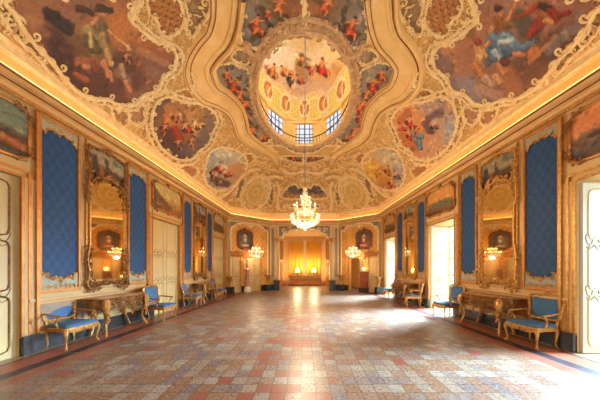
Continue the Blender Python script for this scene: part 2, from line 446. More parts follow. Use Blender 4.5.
def dist(x, y):
    out = None
    for a, n in EDG:
        d = (x-a[0])*n[0]+(y-a[1])*n[1]
        if out is None: out = d
        else:
            k = .35; h = np.clip(.5+.5*(d-out)/k, 0, 1); out = d*(1-h)+out*h-k*h*(1-h)
    return out
ZS, ZT, D0, DD = 5.53, 7.46, .22, 3.15
def ceilz(x, y):
    t = np.clip((dist(x, y)-D0)/DD, 0, 1); return ZS+(ZT-ZS)*np.sin(t*PI/2)
def C(x, y, w=0.):       # point w below the vault at plan position x, y
    z = float(ceilz(np.float64(x), np.float64(y))); e = .02
    gx = (float(ceilz(x+e, y))-z)/e; gy = (float(ceilz(x, y+e))-z)/e
    n = vec((gx, gy, -1)); n[:2] = np.clip(n[:2], -2, 2); n /= np.linalg.norm(n)
    return (x+n[0]*w, y+n[1]*w, z+n[2]*w)
def P(px, py):           # where the sight line of a spot in the photograph meets the vault
    dx, dz = (px-CX)/F, (CY-py)/F; lo, hi = 2.0, 16.5; Y = 2.0
    while Y < 16.5:
        if CAMZ+dz*Y >= float(ceilz(dx*Y, Y)): hi = Y; break
        lo = Y; Y += .1
    if Y >= 16.5: hi = 16.5; lo = 16.4
    for _ in range(20):
        m = (lo+hi)/2
        if CAMZ+dz*m >= float(ceilz(dx*m, m)): hi = m
        else: lo = m
    return (dx*hi, hi)
def PP(L, mir=False):
    return [((-a if mir else a), b) for a, b in (P(*p) for p in L)]
def J(x, y):             # photo pixels per metre around a plan point, used for stroke sizes
    def pr(a, b): z = float(ceilz(a, b)); return vec((CX+F*a/b, CY-F*(z-CAMZ)/b))
    e = .03; p = pr(x, y); return np.stack([(pr(x+e,y)-p)/e, (pr(x,y+e)-p)/e], 1)
def image_px(x, y):        # plan point of the vault -> its camera projection in image pixels, where the paintings are laid out
    z = ceilz(x, y); yy = np.maximum(y, 1.5); return CX+F*x/yy, CY-F*(z-CAMZ)/yy

# ------------------------------------------------------------------ setting: floor, walls, cornice
mb = MB(); mb.add([(-7,YR,0),(7,YR,0),(7,23,0),(-7,23,0)], [(0,1,2,3)])
struct(mb.build('floor', floor_m))
DH = 3.32
DL = [(2.60,4.26),(7.78,9.33),(12.55,14.05)]
DR = [(-2.6,-0.9),(2.75,4.45),(7.88,9.37),(12.6,14.05)]  # first opening is unseen, added for its light on the near floor
def sidewall(name, M, doors, thick):
    mb = MB(); u = YR
    for a, b in doors:
        mb.wb(u, a, 0, 5.2, -thick, 0, M); mb.wb(a, b, DH, 5.2, -thick, 0, M); u = b
    mb.wb(u, 14.72, 0, 5.2, -thick, 0, M)
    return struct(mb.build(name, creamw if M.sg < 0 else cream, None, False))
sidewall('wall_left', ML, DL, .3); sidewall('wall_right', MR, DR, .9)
def frame2(a, b):        # wall frame of the segment a -> b (u runs from a), room on its right-hand side as seen walking the outline
    a, b = vec((*a,0)), vec((*b,0)); e = (b-a)/np.linalg.norm(b-a); n = vec((e[1],-e[0],0))
    def M(u, v, w): return tuple(a+e*u+n*w+vec((0,0,v)))
    M.len = float(np.linalg.norm(b-a)); M.e = e; M.rz = math.atan2(e[1], e[0]); return M
NL = frame2((-CA[0],CA[1]), (-CB[0],CB[1])); NR = frame2((CB[0],CB[1]), (CA[0],CA[1])); NB = frame2((-CB[0],CB[1]), (CB[0],CB[1]))
LEN = NL.len
def tl(t): return t*LEN                      # position along the left cut corner; mirrored on the right
# cut-corner walls, each with its open doorway
def corner(name, M, opens):
    mb = MB(); u = -.05
    for a, b in sorted(opens): mb.wb(u, a, 0, 5.2, -.25, 0, M); mb.wb(a, b, 2.26, 5.2, -.25, 0, M); u = b
    mb.wb(u, LEN+.05, 0, 5.2, -.25, 0, M); struct(mb.build(name, apricot, None, False))
corner('wall_corner_left', NL, [])
corner('wall_corner_right', NR, [(tl(1-.735), tl(1-.42))])
mb = MB(); OW = 1.86
mb.wb(0, CB[0]-OW, 0, 5.2, -.5, 0, NB); mb.wb(CB[0]+OW, 2*CB[0], 0, 5.2, -.5, 0, NB)
arch = [(-OW,5.2),(-OW,3.75),(-1.62,3.82),(-1.5,4.08),(-1.2,4.1),(-1.08,4.3),(-.5,4.4),(0,4.45),(.5,4.4),(1.08,4.3),(1.2,4.1),(1.5,4.08),(1.62,3.82),(OW,3.75),(OW,5.2)]
for p, q in zip(arch[1:-2], arch[2:-1]):
    mb.prism([(CB[0]+p[0],p[1]),(CB[0]+q[0],q[1]),(CB[0]+q[0],5.2),(CB[0]+p[0],5.2)], -.5, 0, NB)
struct(mb.build('wall_back', cream, None, False))
# rear wall behind the camera with openings added to let the fill light in
mb = MB(); mb.box((-6,YR-.3,0),(6,YR,.9)); mb.box((-6,YR-.3,5.0),(6,YR,5.8)); 
for x0, x1 in ((-6,-4),(-1.6,-1.2),(1.2,1.6),(4,6)): mb.box((x0,YR-.3,.9),(x1,YR,5.0))
struct(mb.build('wall_rear', cream, None, False))
# cornice
def offset_path(d, ext=0.):
    pts = []
    L = [(a+n*d, vec((-n[1], n[0]))) for a, n in EDG]
    pts.append(L[0][0])
    for (p, t), (q, s_) in zip(L[:-1], L[1:]):
        A = np.array([t, -s_]).T; k = np.linalg.solve(A, q-p); pts.append(p+t*k[0])
    pts.append(vec(PER[-1])+EDG[-1][1]*d); return pts
def extrude(name, prof, mat, smooth=False):
    mb = MB(); rows = [[(*p, z) for p in offset_path(d)] for d, z in prof]; n = len(rows[0])
    mb.v = [tuple(map(float,p)) for r in rows for p in r]
    mb.f = [(i*n+k, i*n+k+1, (i+1)*n+k+1, (i+1)*n+k) for i in range(len(rows)-1) for k in range(n-1)]
    return struct(mb.build(name, mat, None, smooth))
corn = extrude('trim_1', [(0,4.76),(.05,4.76),(.05,4.80),(.09,4.82),(.12,4.86),(.17,4.88),(.17,4.91),(.25,4.93),(.30,4.96),(.30,5.03),(.25,5.05),(.06,5.06),(.06,5.0)], cornice_m)
corn['label'] = 'cream and gilt moulded cornice running round the hall under the vault'
for nm, pr, mt in (('gilt_fillet', [(.052,4.745),(.075,4.745),(.08,4.80),(.052,4.80)], gold), ('red_brown_line', [(.305,4.975),(.318,4.975),(.318,5.0),(.305,5.0)], brownline),
                   ('red_brown_line', [(.175,4.885),(.185,4.885),(.185,4.905),(.175,4.905)], brownline)):
    o = extrude(nm, pr, mt); o.parent = corn; del o['kind']
cove = extrude('trim_2', [(.06,5.04),(.07,5.10),(.09,5.2),(.10,5.34)], cove_m, True)
o = extrude('trim_3', [(.10,5.34),(.16,5.35),(.19,5.39),(.16,5.42),(.14,5.43),(.16,5.50),(.19,5.52),(.24,5.545),(.22,5.6)], stucco)
cs = extrude('cove_lighting', [(.17,5.06),(.26,5.06),(.26,5.07),(.17,5.07)], cove_glow)
tag(cs, 'strip of warm hidden lamps lying on top of the cornice', 'light strip'); del cs['kind']

# ------------------------------------------------------------------ the vault
DCX, DCY, RX, RY = 0.0, 8.3, 1.60, 2.70
ORN = {}   # outlines in image pixels, left half; right half is mirrored
ORN['big'] = [(13,-6),(15,14),(24,31),(36,46),(50,60),(62,76),(76,90),(92,98),(106,99),(119,104),(133,104),(143,95),(156,90),(163,77),(172,70),(176,58),(172,47),(161,42),(149,36),(139,27),(131,20),(134,8),(130,-6)]
ORN['second'] = [(153,110),(157,101),(168,96),(177,99),(188,102),(202,104),(213,111),(217,121),(212,133),(207,145),(198,151),(193,158),(178,159),(164,150),(155,137),(151,122)]
ORN['third'] = [(206,162),(210,152),(222,147),(236,150),(246,158),(245,171),(238,181),(226,189),(212,189),(204,178)]
ORN['diaper'] = [(149,-4),(148,11),(157,21),(160,32),(168,36),(178,31),(184,20),(182,8),(176,-4)]
ORN['diaper2'] = [(173,93),(186,88),(197,92),(199,99),(190,102),(178,99)]
ORN['diaper3'] = [(180,167),(192,165),(198,172),(190,177)]
ORN['small'] = [(238,157),(244,153),(252,154),(255,159),(249,163),(241,162)]
ORN['grey'] = [(186,-4),(210,-4),(208,14),(198,28),(192,36),(186,30),(187,14)]
ORN['round'] = [(242+11*math.cos(a), 0) for a in ()] 
ORN['strip'] = [(222,63),(232,62),(240,66),(248,70),(251,82),(251,94),(255,107),(261,119),(268,130),(272,138),(264,143),(253,138),(244,129),(240,116),(233,104),(225,95),(217,86),(212,74),(214,66)]
ORN['strip2'] = [(272,145),(283,146),(294,152),(304.4,154),(304.4,163),(292,161),(281,156)]
ORN['top'] = [(244,-6),(243,14),(240,28),(243,42),(254,47),(264,43),(274,37),(285,28),(304.4,24),(304.4,-6)]
ORN['nook'] = [(231,56),(238,48),(248,50),(251,57),(246,64),(237,61)]
ORN['back'] = [(283,198),(286,189),(293,184),(299,187),(304.4,189),(304.4,209),(292,208),(285,205)]
ORN['wedge'] = [(247,140),(262,144),(272,148),(276,157),(266,153),(255,149)]
ORN['wedge2'] = [(238,183),(243,178),(246,186),(241,196),(235,199)]
ORN['wedge3'] = [(268,186),(273,184),(274,200),(270,206),(266,198)]
ORN['patch4'] = [(112,107),(127,110),(128,122),(120,125),(113,117)]
ORN['patch5'] = [(128,108),(142,104),(146,116),(138,124),(130,120)]
def roundm(px, py, r, n=16):
    c = P(px, py); j = J(*c); R_ = r/abs(j[0,0]); return [(c[0]+R_*math.cos(2*PI*k/n), c[1]+R_*math.sin(2*PI*k/n)*1.15) for k in range(n)]
PLAN = {k: PP(v) for k, v in ORN.items() if v}
PLAN['round'] = roundm(255.5, 192, 14.5)
mir = lambda L: [(-a, b) for a, b in L]
def grid_ceiling():
    xs = np.concatenate([np.arange(-5.7, 5.71, .04)]); ys = np.concatenate([np.arange(-3.1, 2.4, .25), np.arange(2.4, 16.9, .04)])
    X, Y = np.meshgrid(xs, ys, indexing='ij'); Z = ceilz(X, Y)
    d = dist(X, Y); e = ((X-DCX)/RX)**2+((Y-DCY)/RY)**2
    cc = lambda A: (A[:-1,:-1]+A[1:,:-1]+A[1:,1:]+A[:-1,1:])/4
    keep = (cc(d) > .16) & (cc(e) > 1.0)
    idx = -np.ones(X.shape, int); use = np.zeros(X.shape, bool); nx, ny = keep.shape
    for a in (0,1):
        for b in (0,1): use[a:nx+a, b:ny+b] |= keep
    idx[use] = np.arange(use.sum()); x, y, z = X[use], Y[use], Z[use]
    ii, jj = np.nonzero(keep)
    fs = np.stack([idx[ii,jj], idx[ii,jj+1], idx[ii+1,jj+1], idx[ii+1,jj]], 1)
    n = noise2(x*1.2, y*1.2, 4)+.5*noise2(x*3.1, y*3.1, 8)
    col = np.array((234,184,108), float)[None,:]+n[:,None]*np.array((12,14,12))[None,:]
    def fill(key, c, amp=0, sd=1, pat=None):
        m = inpoly(-np.abs(x), y, PLAN[key])
        cc_ = np.array(c, float)[None,:]+(noise2(x[m]*4, y[m]*4, sd)*amp)[:,None]
        if pat is not None: cc_ = pat(x[m], y[m], cc_)
        col[m] = cc_
    def lattice(a, b, c):
        p = .16; u = (np.abs(a)+b)/p; v = (np.abs(a)-b)/p
        m = (np.hypot((u % 1)-.5, (v % 1)-.5) < .27); c[m] = c[m]*.62; return c
    bc = vec(PLAN['big']).mean(0); PLAN['bigx'] = [tuple(bc+(vec(q)-bc)*1.13) for q in PLAN['big']]; fill('bigx', (176,132,84), 26, 9); sc_ = vec(PLAN['second']).mean(0); PLAN['secx'] = [tuple(sc_+(vec(q)-sc_)*1.16) for q in PLAN['second']]; fill('secx', (196,148,92), 24, 9)
    for k in ('diaper','diaper2','diaper3'): fill(k, (206,132,64), 6, 3, lattice)
    for k in ('small',): fill(k, (200,124,60), 8, 3)
    for k in ('patch4','patch5'): fill(k, (196,140,96), 10, 3)
    for k in ('grey','wedge','wedge2','wedge3','nook'): fill(k, (158,126,88), 26, 5)
    m = inpoly(-np.abs(x), y, PLAN['round']); r0 = vec(PLAN['round']).mean(0)
    rr = np.hypot(-np.abs(x[m])-r0[0], y[m]-r0[1]); col[m] = np.array((246,204,118))[None,:]-(np.sin(rr*22)*14)[:,None]
    m = (((x-DCX)/(RX+.55))**2+((y-DCY)/(RY+.65))**2) < 1; col[m] = np.array((172,138,108))[None,:]+(noise2(x[m]*5,y[m]*5,5)*26)[:,None]
    c = np.clip(col,0,255)/255; c = np.where(c <= .04045, c/12.92, ((c+.055)/1.055)**2.4)
    mb = MB(); mb.v = list(zip(x.tolist(), y.tolist(), z.tolist())); mb.f = [tuple(f) for f in fs.tolist()]
    return struct(mb.build('ceiling', ceil_m, None, True, c))
ceiling = grid_ceiling()
rng = random.Random(7)
# moulded ribbon that sweeps round the dome
def ribbon(pts, wid, par, n=5):
    mb = MB(); Q = smooth_path(pts, False, .1); T = np.gradient(Q, axis=0); T /= np.linalg.norm(T, axis=1, keepdims=True); Nn = np.stack([T[:,1], -T[:,0]], 1)
    prof = [(-.5,0.),(-.47,.05),(-.40,.06),(-.34,.03),(.1,.03),(.14,.07),(.2,.07),(.23,.04),(.32,.04),(.36,.10),(.44,.10),(.48,.05),(.5,0)]
    m = len(prof); wv = np.interp(np.linspace(0,1,len(Q)), np.linspace(0,1,len(wid)), wid)
    for q, nn, w_ in zip(Q, Nn, wv):
        for a, h in prof: mb.v.append(C(q[0]+nn[0]*a*w_, q[1]+nn[1]*a*w_, h))
    mb.f = [(i*m+k, i*m+k+1, (i+1)*m+k+1, (i+1)*m+k) for i in range(len(Q)-1) for k in range(m-1)]
    o = mb.build('ribbon_moulding', ochre, par)
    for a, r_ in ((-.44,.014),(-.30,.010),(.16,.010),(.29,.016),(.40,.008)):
        l = MB(); l.tube([C(q[0]+nn[0]*a*w_, q[1]+nn[1]*a*w_, .055 if abs(a) > .25 else .035) for q, nn, w_ in zip(Q, Nn, wv)], r_, 4); l.build('shadow_line', umber, o)  # thin brown lines put the shade of the mouldings into colour
    return o
RIB = [(228,-8),(227,8),(225,24),(219,40),(207,54),(200,68),(203,82),(211,93),(224,100),(235,110),(240,122),(243,133),(252,142),(264,149),(274,156),(278,165)]
RW = [.76,.76,.80,.86,.88,.82,.74,.66,.62,.62,.62,.64,.64,.6,.5,.4]
for m in (False, True):
    ribbon(PP(RIB, m), RW if not m else RW, ceiling)
# scattered plaster scrollwork on the ochre ground
def scatter():
    RC = vec(PLAN['round']).mean(0)
    mb = MB(); pl = MB(); k = 0; pts = []
    keys = [k_ for k_ in PLAN if k_ not in ('round','bigx','secx')]
    rib = smooth_path(PP(RIB), False, .15)
    tries = 0
    while k < 900 and tries < 20000:
        tries += 1; x, y = rng.uniform(-5.1, -.05), rng.uniform(2.9, 16.4)
        if dist(np.float64(x), np.float64(y)) < .33: continue
        if math.hypot(x-RC[0], y-RC[1]) < .85: continue
        e = ((x-DCX)/(RX+.15))**2+((y-DCY)/(RY+.15))**2
        if e < 1: continue
        if np.min(np.hypot(rib[:,0]-x, rib[:,1]-y)) < .36: continue
        xx, yy = np.array([x]), np.array([y])
        if any(inpoly(xx, yy, PLAN[q])[0] for q in keys if q not in ('grey',)): continue
        if pts and min((a-x)**2+(b-y)**2 for a, b in pts) < .020: continue
        pts.append((x,y)); k += 1; s_ = rng.uniform(.05,.10)*(1.7 if y > 11.3 else 1.); a = rng.uniform(0, 2*PI); h = rng.choice((-1,1)); lf = rng.random() < .4
        for sg in (1,-1):
            c = (x*sg, y); aa = a if sg > 0 else PI-a; hh = h*sg
            b_ = mb if k % 3 else pl
            if lf: leaf(b_, C, c, aa, s_*1.6, .8*hh, .02); leaf(b_, C, c, aa+1.2, s_*1.1, -.8*hh, .02)
            else: scroll(b_, C, c, s_, aa, hh, .0, .26, 4)
    o = mb.build('stucco_scrollwork', ochre_light, ceiling); o['kind'] = 'stuff'
    o = pl.build('rose_scrollwork', stucco_rose, ceiling); o['kind'] = 'stuff'
scatter()
# borders of the painted and plain fields
def border(keys, size, mat, name):
    for m in (False, True):
        mb = MB()
        for k in keys+(('bigx','secx') if 'grey' in keys else ()):
            L = PLAN[k]; L = mir(L) if m else L
            cl = k not in ('top','strip2','back')
            flames(mb, C, L, size, cl, rng)
        mb.build(name, mat, ceiling)
border(('diaper','diaper2','diaper3','small','grey','wedge','wedge2','wedge3','patch4','patch5','nook'), .065, stucco, 'stucco_border')
for m in (False, True):
    mb = MB(); L = PLAN['round']; L = mir(L) if m else L; flames(mb, C, L, .15, True, rng, .04)
    c = vec(L).mean(0); sweep(mb, C, [tuple(c+(vec(q)-c)*.62) for q in L], .03, True, .02); mb.build('medallion_moulding', stucco, ceiling)
# console-like plaster scrolls at the far end
mb = MB()
for m in (False, True):
    for L, r in (([(276,181),(279,190),(277,200),(279,209)], .10), ([(283,178),(272,176),(262,181),(268,186)], .08), ([(215,196),(226,194),(236,183),(246,172),(258,168)], .07), ([(190,70),(194,82),(190,92)], .05), ([(282,170),(292,173),(304.5,170)], .09)):
        sweep(mb, C, PP(L, m), r, False, .04); rocaille(mb, C, PP(L, m), .11, False, rng, both=True, w=.04, rod=0)
mb.build('plaster_scroll', stucco, ceiling)
# the frame of the dome opening
mb = MB()
el = lambda a, kx, ky, z: (DCX+kx*math.cos(a), DCY+ky*math.sin(a), z)
rows = [(RX-.02,RY-.02,7.56),(RX-.03,RY-.03,7.44),(RX+.04,RY+.04,7.38),(RX+.12,RY+.12,7.40),(RX+.16,RY+.16,7.43),(RX+.20,RY+.21,7.42),(RX+.23,RY+.24,7.39),(RX+.27,RY+.28,7.40),(RX+.29,RY+.30,7.47)]
N_ = 96
for kx, ky, z in rows: mb.v += [el(2*PI*i/N_, kx, ky, z) for i in range(N_)]
mb.f = [(r*N_+i, r*N_+(i+1)%N_, (r+1)*N_+(i+1)%N_, (r+1)*N_+i) for r in range(len(rows)-1) for i in range(N_)]
rim = struct(mb.build('trim_4', stucco_rose)); rim['label'] = 'rose plaster frame round the oval opening under the dome'
mb = MB(); rocaille(mb, C, [(RX+.2 and (RX+.2)*math.cos(2*PI*i/40), DCY+(RY+.22)*math.sin(2*PI*i/40)) for i in range(40)], .13, True, rng, both=True, w=.05, rod=.2)
mb.build('carved_foliage', stucco_rose, rim)
for m in (False, True):
    mb = MB(); rocaille(mb, C, PP([(246,40),(248,48),(256,54),(266,52),(272,44),(280,36),(290,31),(304.5,29)], m), .16, False, rng, both=True, w=.05, rod=.5); mb.build('carved_scroll', stucco_rose, rim)

# ------------------------------------------------------------------ the dome above
BX, BY, ZD, ZT2 = 2.15, 3.30, 9.05, 2.35
def ring(n, kx, ky, z): return [(DCX+kx*math.sin(2*PI*i/n), DCY+ky*math.cos(2*PI*i/n), z) for i in range(n)]
mb = MB(); n = 96; rows = [ring(n, RX-.02, RY-.02, 7.56), ring(n, BX, BY, 7.56), ring(n, BX, BY, 8.9), ring(n, BX-.12, BY-.12, 8.93), ring(n, BX-.14, BY-.14, 9.0), ring(n, BX-.02, BY-.02, 9.03), ring(n, BX-.02, BY-.02, 9.06)]
for r in rows: mb.v += r
mb.f = [(r*n+i, (r+1)*n+i, (r+1)*n+(i+1)%n, r*n+(i+1)%n) for r in range(len(rows)-1) for i in range(n)]
drum = struct(mb.build('wall_drum', M_mottled('drum_plaster', (234,204,130), (206,166,92), 3, .5)))
def PD(px, py):          # sight line -> (angle, height angle) on the dome shell
    dx, dz = (px-CX)/F, (CY-py)/F; last = None
    for i in range(400):
        Y = 5.5+i*.02; x, z = dx*Y, CAMZ+dz*Y
        q = ((x-DCX)/BX)**2+((Y-DCY)/BY)**2+(max(z-ZD,0)/ZT2)**2
        if q > 1 and z > 7.5 and Y > 7: return (x, Y, z)
    return (dx*11, 11, CAMZ+dz*11)
def dome():
    na, nv = 260, 110; A, V = np.meshgrid(np.linspace(-PI, PI, na, endpoint=False), np.linspace(0, PI/2*.995, nv), indexing='ij')
    x = DCX+BX*np.sin(A)*np.cos(V); y = DCY+BY*np.cos(A)*np.cos(V); z = ZD+ZT2*np.sin(V)
    x, y, z, A, V = [q.ravel() for q in (x,y,z,A,V)]
    sx, sy = CX+F*x/np.maximum(y,3), CY-F*(z-CAMZ)/np.maximum(y,3)
    p = Painting(sx, sy, (226,208,180), 12, .06, 10)
    p.many([(270,50,285,45,18,16,(222,214,190),.8,.6), (320,45,335,55,16,16,(226,210,176),.8,.6), (300,40,312,38,12,12,(196,156,96),.5,.6), (275,82,300,84,12,10,(206,168,122),.6,.6),
      (315,80,345,76,10,9,(214,158,100),.7,.6), (338,66,346,76,7,8,(196,132,66),.6,.5), (290,88,320,90,8,8,(190,146,112),.5,.6), (262,70,268,80,8,8,(208,190,160),.6,.6), (300,58,302,78,5,6,(162,116,70),.8,.4), (280,84,330,86,5,5,(214,180,156),.7,.5), (270,58,284,56,8,6,(220,216,206),.7,.6), (330,52,340,58,8,7,(236,206,150),.7,.6)])
    for (a,b,h,an,cl,sd) in ((273,69,13,.3,(176,110,66),1),(284,70,12,-.5,(196,130,80),2),(293,78,12,.8,(74,62,56),3),(300,79,9,-.4,(170,70,50),4),(322,65,16,.1,(196,34,50),5),(303,60,12,0,(150,110,60),6),(313,68,10,.9,(190,60,50),7),(267,66,5,.9,(170,100,66),8),(345,62,5,-.9,(170,110,66),9)):
        p.figure(a, b, h, an, cl, (222,150,96), sd)
    p.dabs(3, sx, sy); p.contrast(1.15)
    lat = ((z < ZD+.95+.12*np.sin(A*8)))
    u = (A*7.0) % 1; v = ((z-ZD)*3.6) % 1
    band = np.array((244,220,124), float)[None,:]-((np.hypot(((A*26) % 1)-.5, ((z*9) % 1)-.5) < .3)*34)[:,None]*np.array([1,1.1,1.1])[None,:]
    p.c = np.where(lat[:,None], band, p.c)
    # orange ovals and cream scroll borders between the lattice fields
    for k in range(14):
        a0 = -PI+2*PI*(k+.5)/14*1.0+PI/14; a0 = 2*PI*k/14
        da = (A-a0+PI) % (2*PI)-PI; r = np.hypot(da/.105, (z-ZD-.55)/.30)
        p.c[r < 1.4] = (244,228,180); p.c[r < 1.0] = (198,120,48); p.c[(r < .55)] = (222,160,84)
        a1 = a0+PI/14; da = (A-a1+PI) % (2*PI)-PI
        r = np.hypot(da/.2, (z-ZD-.45)/.42); p.c[(r > 1.0) & (r < 1.13) & (z > ZD)] = (248,232,186)
    edge = np.abs(z-(ZD+.95+.12*np.sin(A*8))) < .05; p.c[edge] = (236,204,156)
    mb = MB(); mb.v = list(zip(x.tolist(), y.tolist(), z.tolist()))
    mb.f = [(i*nv+j, ((i+1)%na)*nv+j, ((i+1)%na)*nv+j+1, i*nv+j+1) for i in range(na) for j in range(nv-1)]
    top = [i*nv+nv-1 for i in range(na)]; mb.f.append(tuple(top))
    o = mb.build('dome', fresco_m, None, True, p.lincol()); o['kind'] = 'structure'; return o
dome_o = dome()
# dome windows and the rail in front of them
def dframe(a):
    c = vec((DCX+BX*math.sin(a), DCY+BY*math.cos(a), 0)); t = vec((BX*math.cos(a), -BY*math.sin(a), 0)); t /= np.linalg.norm(t); nn = vec((-t[1], t[0], 0))
    if np.dot(nn, vec((DCX,DCY,0))-c) < 0: nn = -nn
    return lambda u, v, w: tuple(c+t*u+nn*w+vec((0,0,v)))
for k, a in enumerate((0, .72, -.72, PI/2, -PI/2, 2.4, -2.4, PI)):
    M = dframe(a); hw = .52 if abs(a) < .1 else .5
    mb = MB().wb(-hw, hw, 7.75, 8.82, .02, .05, M); w_ = struct(mb.build('window_%d' % (k+1), domepane_m, None, False))
    mb = MB()
    for i in range(-1, 2): mb.wb(i*hw*.5-.022, i*hw*.5+.022, 7.75, 8.82, .05, .08, M)
    for v in (8.0, 8.3, 8.58): mb.wb(-hw, hw, v-.012, v+.012, .05, .08, M)
    mb.build('glazing_bars', M_mottled('grey_bars_%d' % k, (96,104,120), (70,78,92)) if k == 0 else bpy.data.materials['grey_bars_0'], w_, False)
    mb = MB()
    for s_ in (-1,1): mb.wb(s_*(hw+.05)-.05, s_*(hw+.05)+.05, 7.6, 8.88, .02, .12, M)
    mb.wb(-hw-.15, hw+.15, 8.80, 8.9, .02, .2, M); mb.build('window_frame', cove_m, w_, False)
mb = MB()
iron = M_mottled('black_iron', (44,40,46), (28,26,32), 8, .4, .6)
mb.tube([(DCX+(RX+.06)*math.sin(2*PI*i/72), DCY+(RY+.06)*math.cos(2*PI*i/72), 7.86) for i in range(72)], .022, 5, True)
for i in range(72): mb.tube([(DCX+(RX+.06)*math.sin(2*PI*i/72), DCY+(RY+.06)*math.cos(2*PI*i/72), z) for z in (7.56,7.7,7.86)], .009, 4)
tag(mb.build('railing', iron), 'thin black iron railing round the opening of the oval dome', 'railing')
light('dome_fill', 'POINT', (DCX, DCY+.2, 8.75), 170, (1.0,0.90,0.68), shadow_soft_size=.5)  # unseen point lamp added inside the dome to brighten it
def recentre(o):
    c = Vector(np.array([v.co for v in o.data.vertices]).mean(0)) if len(o.data.vertices) else Vector()
    for q in [o]+list(o.children): q.data.transform(Matrix.Translation(-c))
    o.location = c
# ------------------------------------------------------------------ ceiling paintings
def fresco(key, mirror, bg, strokes, figs, label, size, seed, closed=True, fr=stucco, name='ceiling_painting', namp=12, group=None):
    L = PLAN[key]; L = mir(L) if mirror else L
    def fn(x, y):
        sx, sy = image_px(x, y); p = Painting(sx, sy, bg, seed, .07, namp); p.many(strokes)
        for f in figs: p.figure(*f)
        p.dabs(seed, sx, sy); p.contrast(); return p.lincol()
    if key in ('strip2','back','top') : L = PLAN[key]+[q for q in mir(PLAN[key])[::-1]][0:]
    Ls = [tuple(q) for q in smooth_path(L, key not in ('strip2','back','top'), .15)] if key not in ('strip2','back','top') else L
    o = patch('ceiling_painting', Ls, .016, C, fn, fresco_m)
    mb = MB(); flames(mb, C, L, size, True, rng); mb.build('stucco_frame', fr, o)
    tag(o, label, 'fresco', group); recentre(o); return o
SK = (206,142,98); DK = (84,54,48)
fresco('big', False, (160,112,80), [
  (20,0,60,10,30,26,(172,124,92),.8,.6), (140,10,120,30,16,14,(206,138,76),.8,.6), (112,8,118,30,12,14,(196,130,80),.7,.6), (85,6,70,5,16,14,(150,108,88),.6,.6),
  (44,32,75,50,9,14,(92,58,50),.9,.4), (60,55,95,85,14,16,(86,54,50),.9,.45), (90,80,125,95,12,12,(112,72,62),.8,.5), (130,60,160,62,14,12,(146,96,74),.8,.5), (150,55,168,60,9,8,(128,104,98),.7,.5), (115,62,130,80,12,14,(100,64,54),.8,.5),
  (140,50,172,66,4,3,(206,146,96),.6,.6), (150,70,166,78,5,4,(150,116,106),.8,.5), (128,92,140,98,6,5,(160,116,90),.7,.5), (60,22,84,34,3,3,(188,150,108),.6,.5), (30,20,44,34,7,6,(190,140,100),.6,.6), (66,66,80,86,6,7,(100,64,54),.8,.5), (130,36,170,52,6,8,(184,116,64),.6,.5), (70,35,105,50,8,10,(140,110,72),.8,.5), (80,50,100,55,7,7,(134,104,70),.7,.5),
  (48,14,68,28,6,7,(62,46,50),.95,.3), (45,10,54,14,4,5,(66,50,52),.9,.3), (88,28,92,40,6,7,(176,156,106),.95,.3), (88,40,96,48,7,6,(108,98,68),.9,.3), (90,34,91,46,2.6,2.2,(212,186,136),.9,.3),
  (100,24,104,38,5,6,(118,108,80),.9,.3), (102,36,108,56,5,4,(172,146,98),.9,.3), (106,50,111,64,3,3,(202,164,112),.9,.3), (98,12,104,14,5,4,SK,1,.3), (98,8,110,10,4,3,(74,52,42),1,.3), (78,8,92,12,4,3,(82,50,44),.9,.3), (96,18,92,24,3,3,SK,.9,.3),
  (108,30,119,40,2,2,(214,150,96),1,.3), (119,40,132,50,1.4,1.2,(216,170,110),.9,.3), (104,62,108,76,3.5,3,SK,.95,.3), (110,72,112,80,2.5,2,SK,.9,.3), (78,60,92,62,5,4,(176,112,74),.9,.4), (84,66,88,68,3,3,SK,.9,.3), (92,62,96,70,3,3,(150,84,60),.9,.3),
  (118,72,128,80,5,4,(150,118,96),.9,.4), (121,66,124,76,3,3,(190,160,130),.9,.3), (128,60,132,66,4,3,(98,64,48),.9,.4), (126,82,130,90,3.5,3,SK,.9,.3), (76,74,86,80,3,4,(190,116,72),.8,.3), (60,48,72,52,3,3,(120,76,58),.7,.4), (42,60,56,72,5,5,(80,52,48),.6,.5)],
  [(126,56,10,.2,(126,84,66),SK,3)], 'large warm brown ceiling painting of robed figures on dark clouds above the left wall', .10, 21)
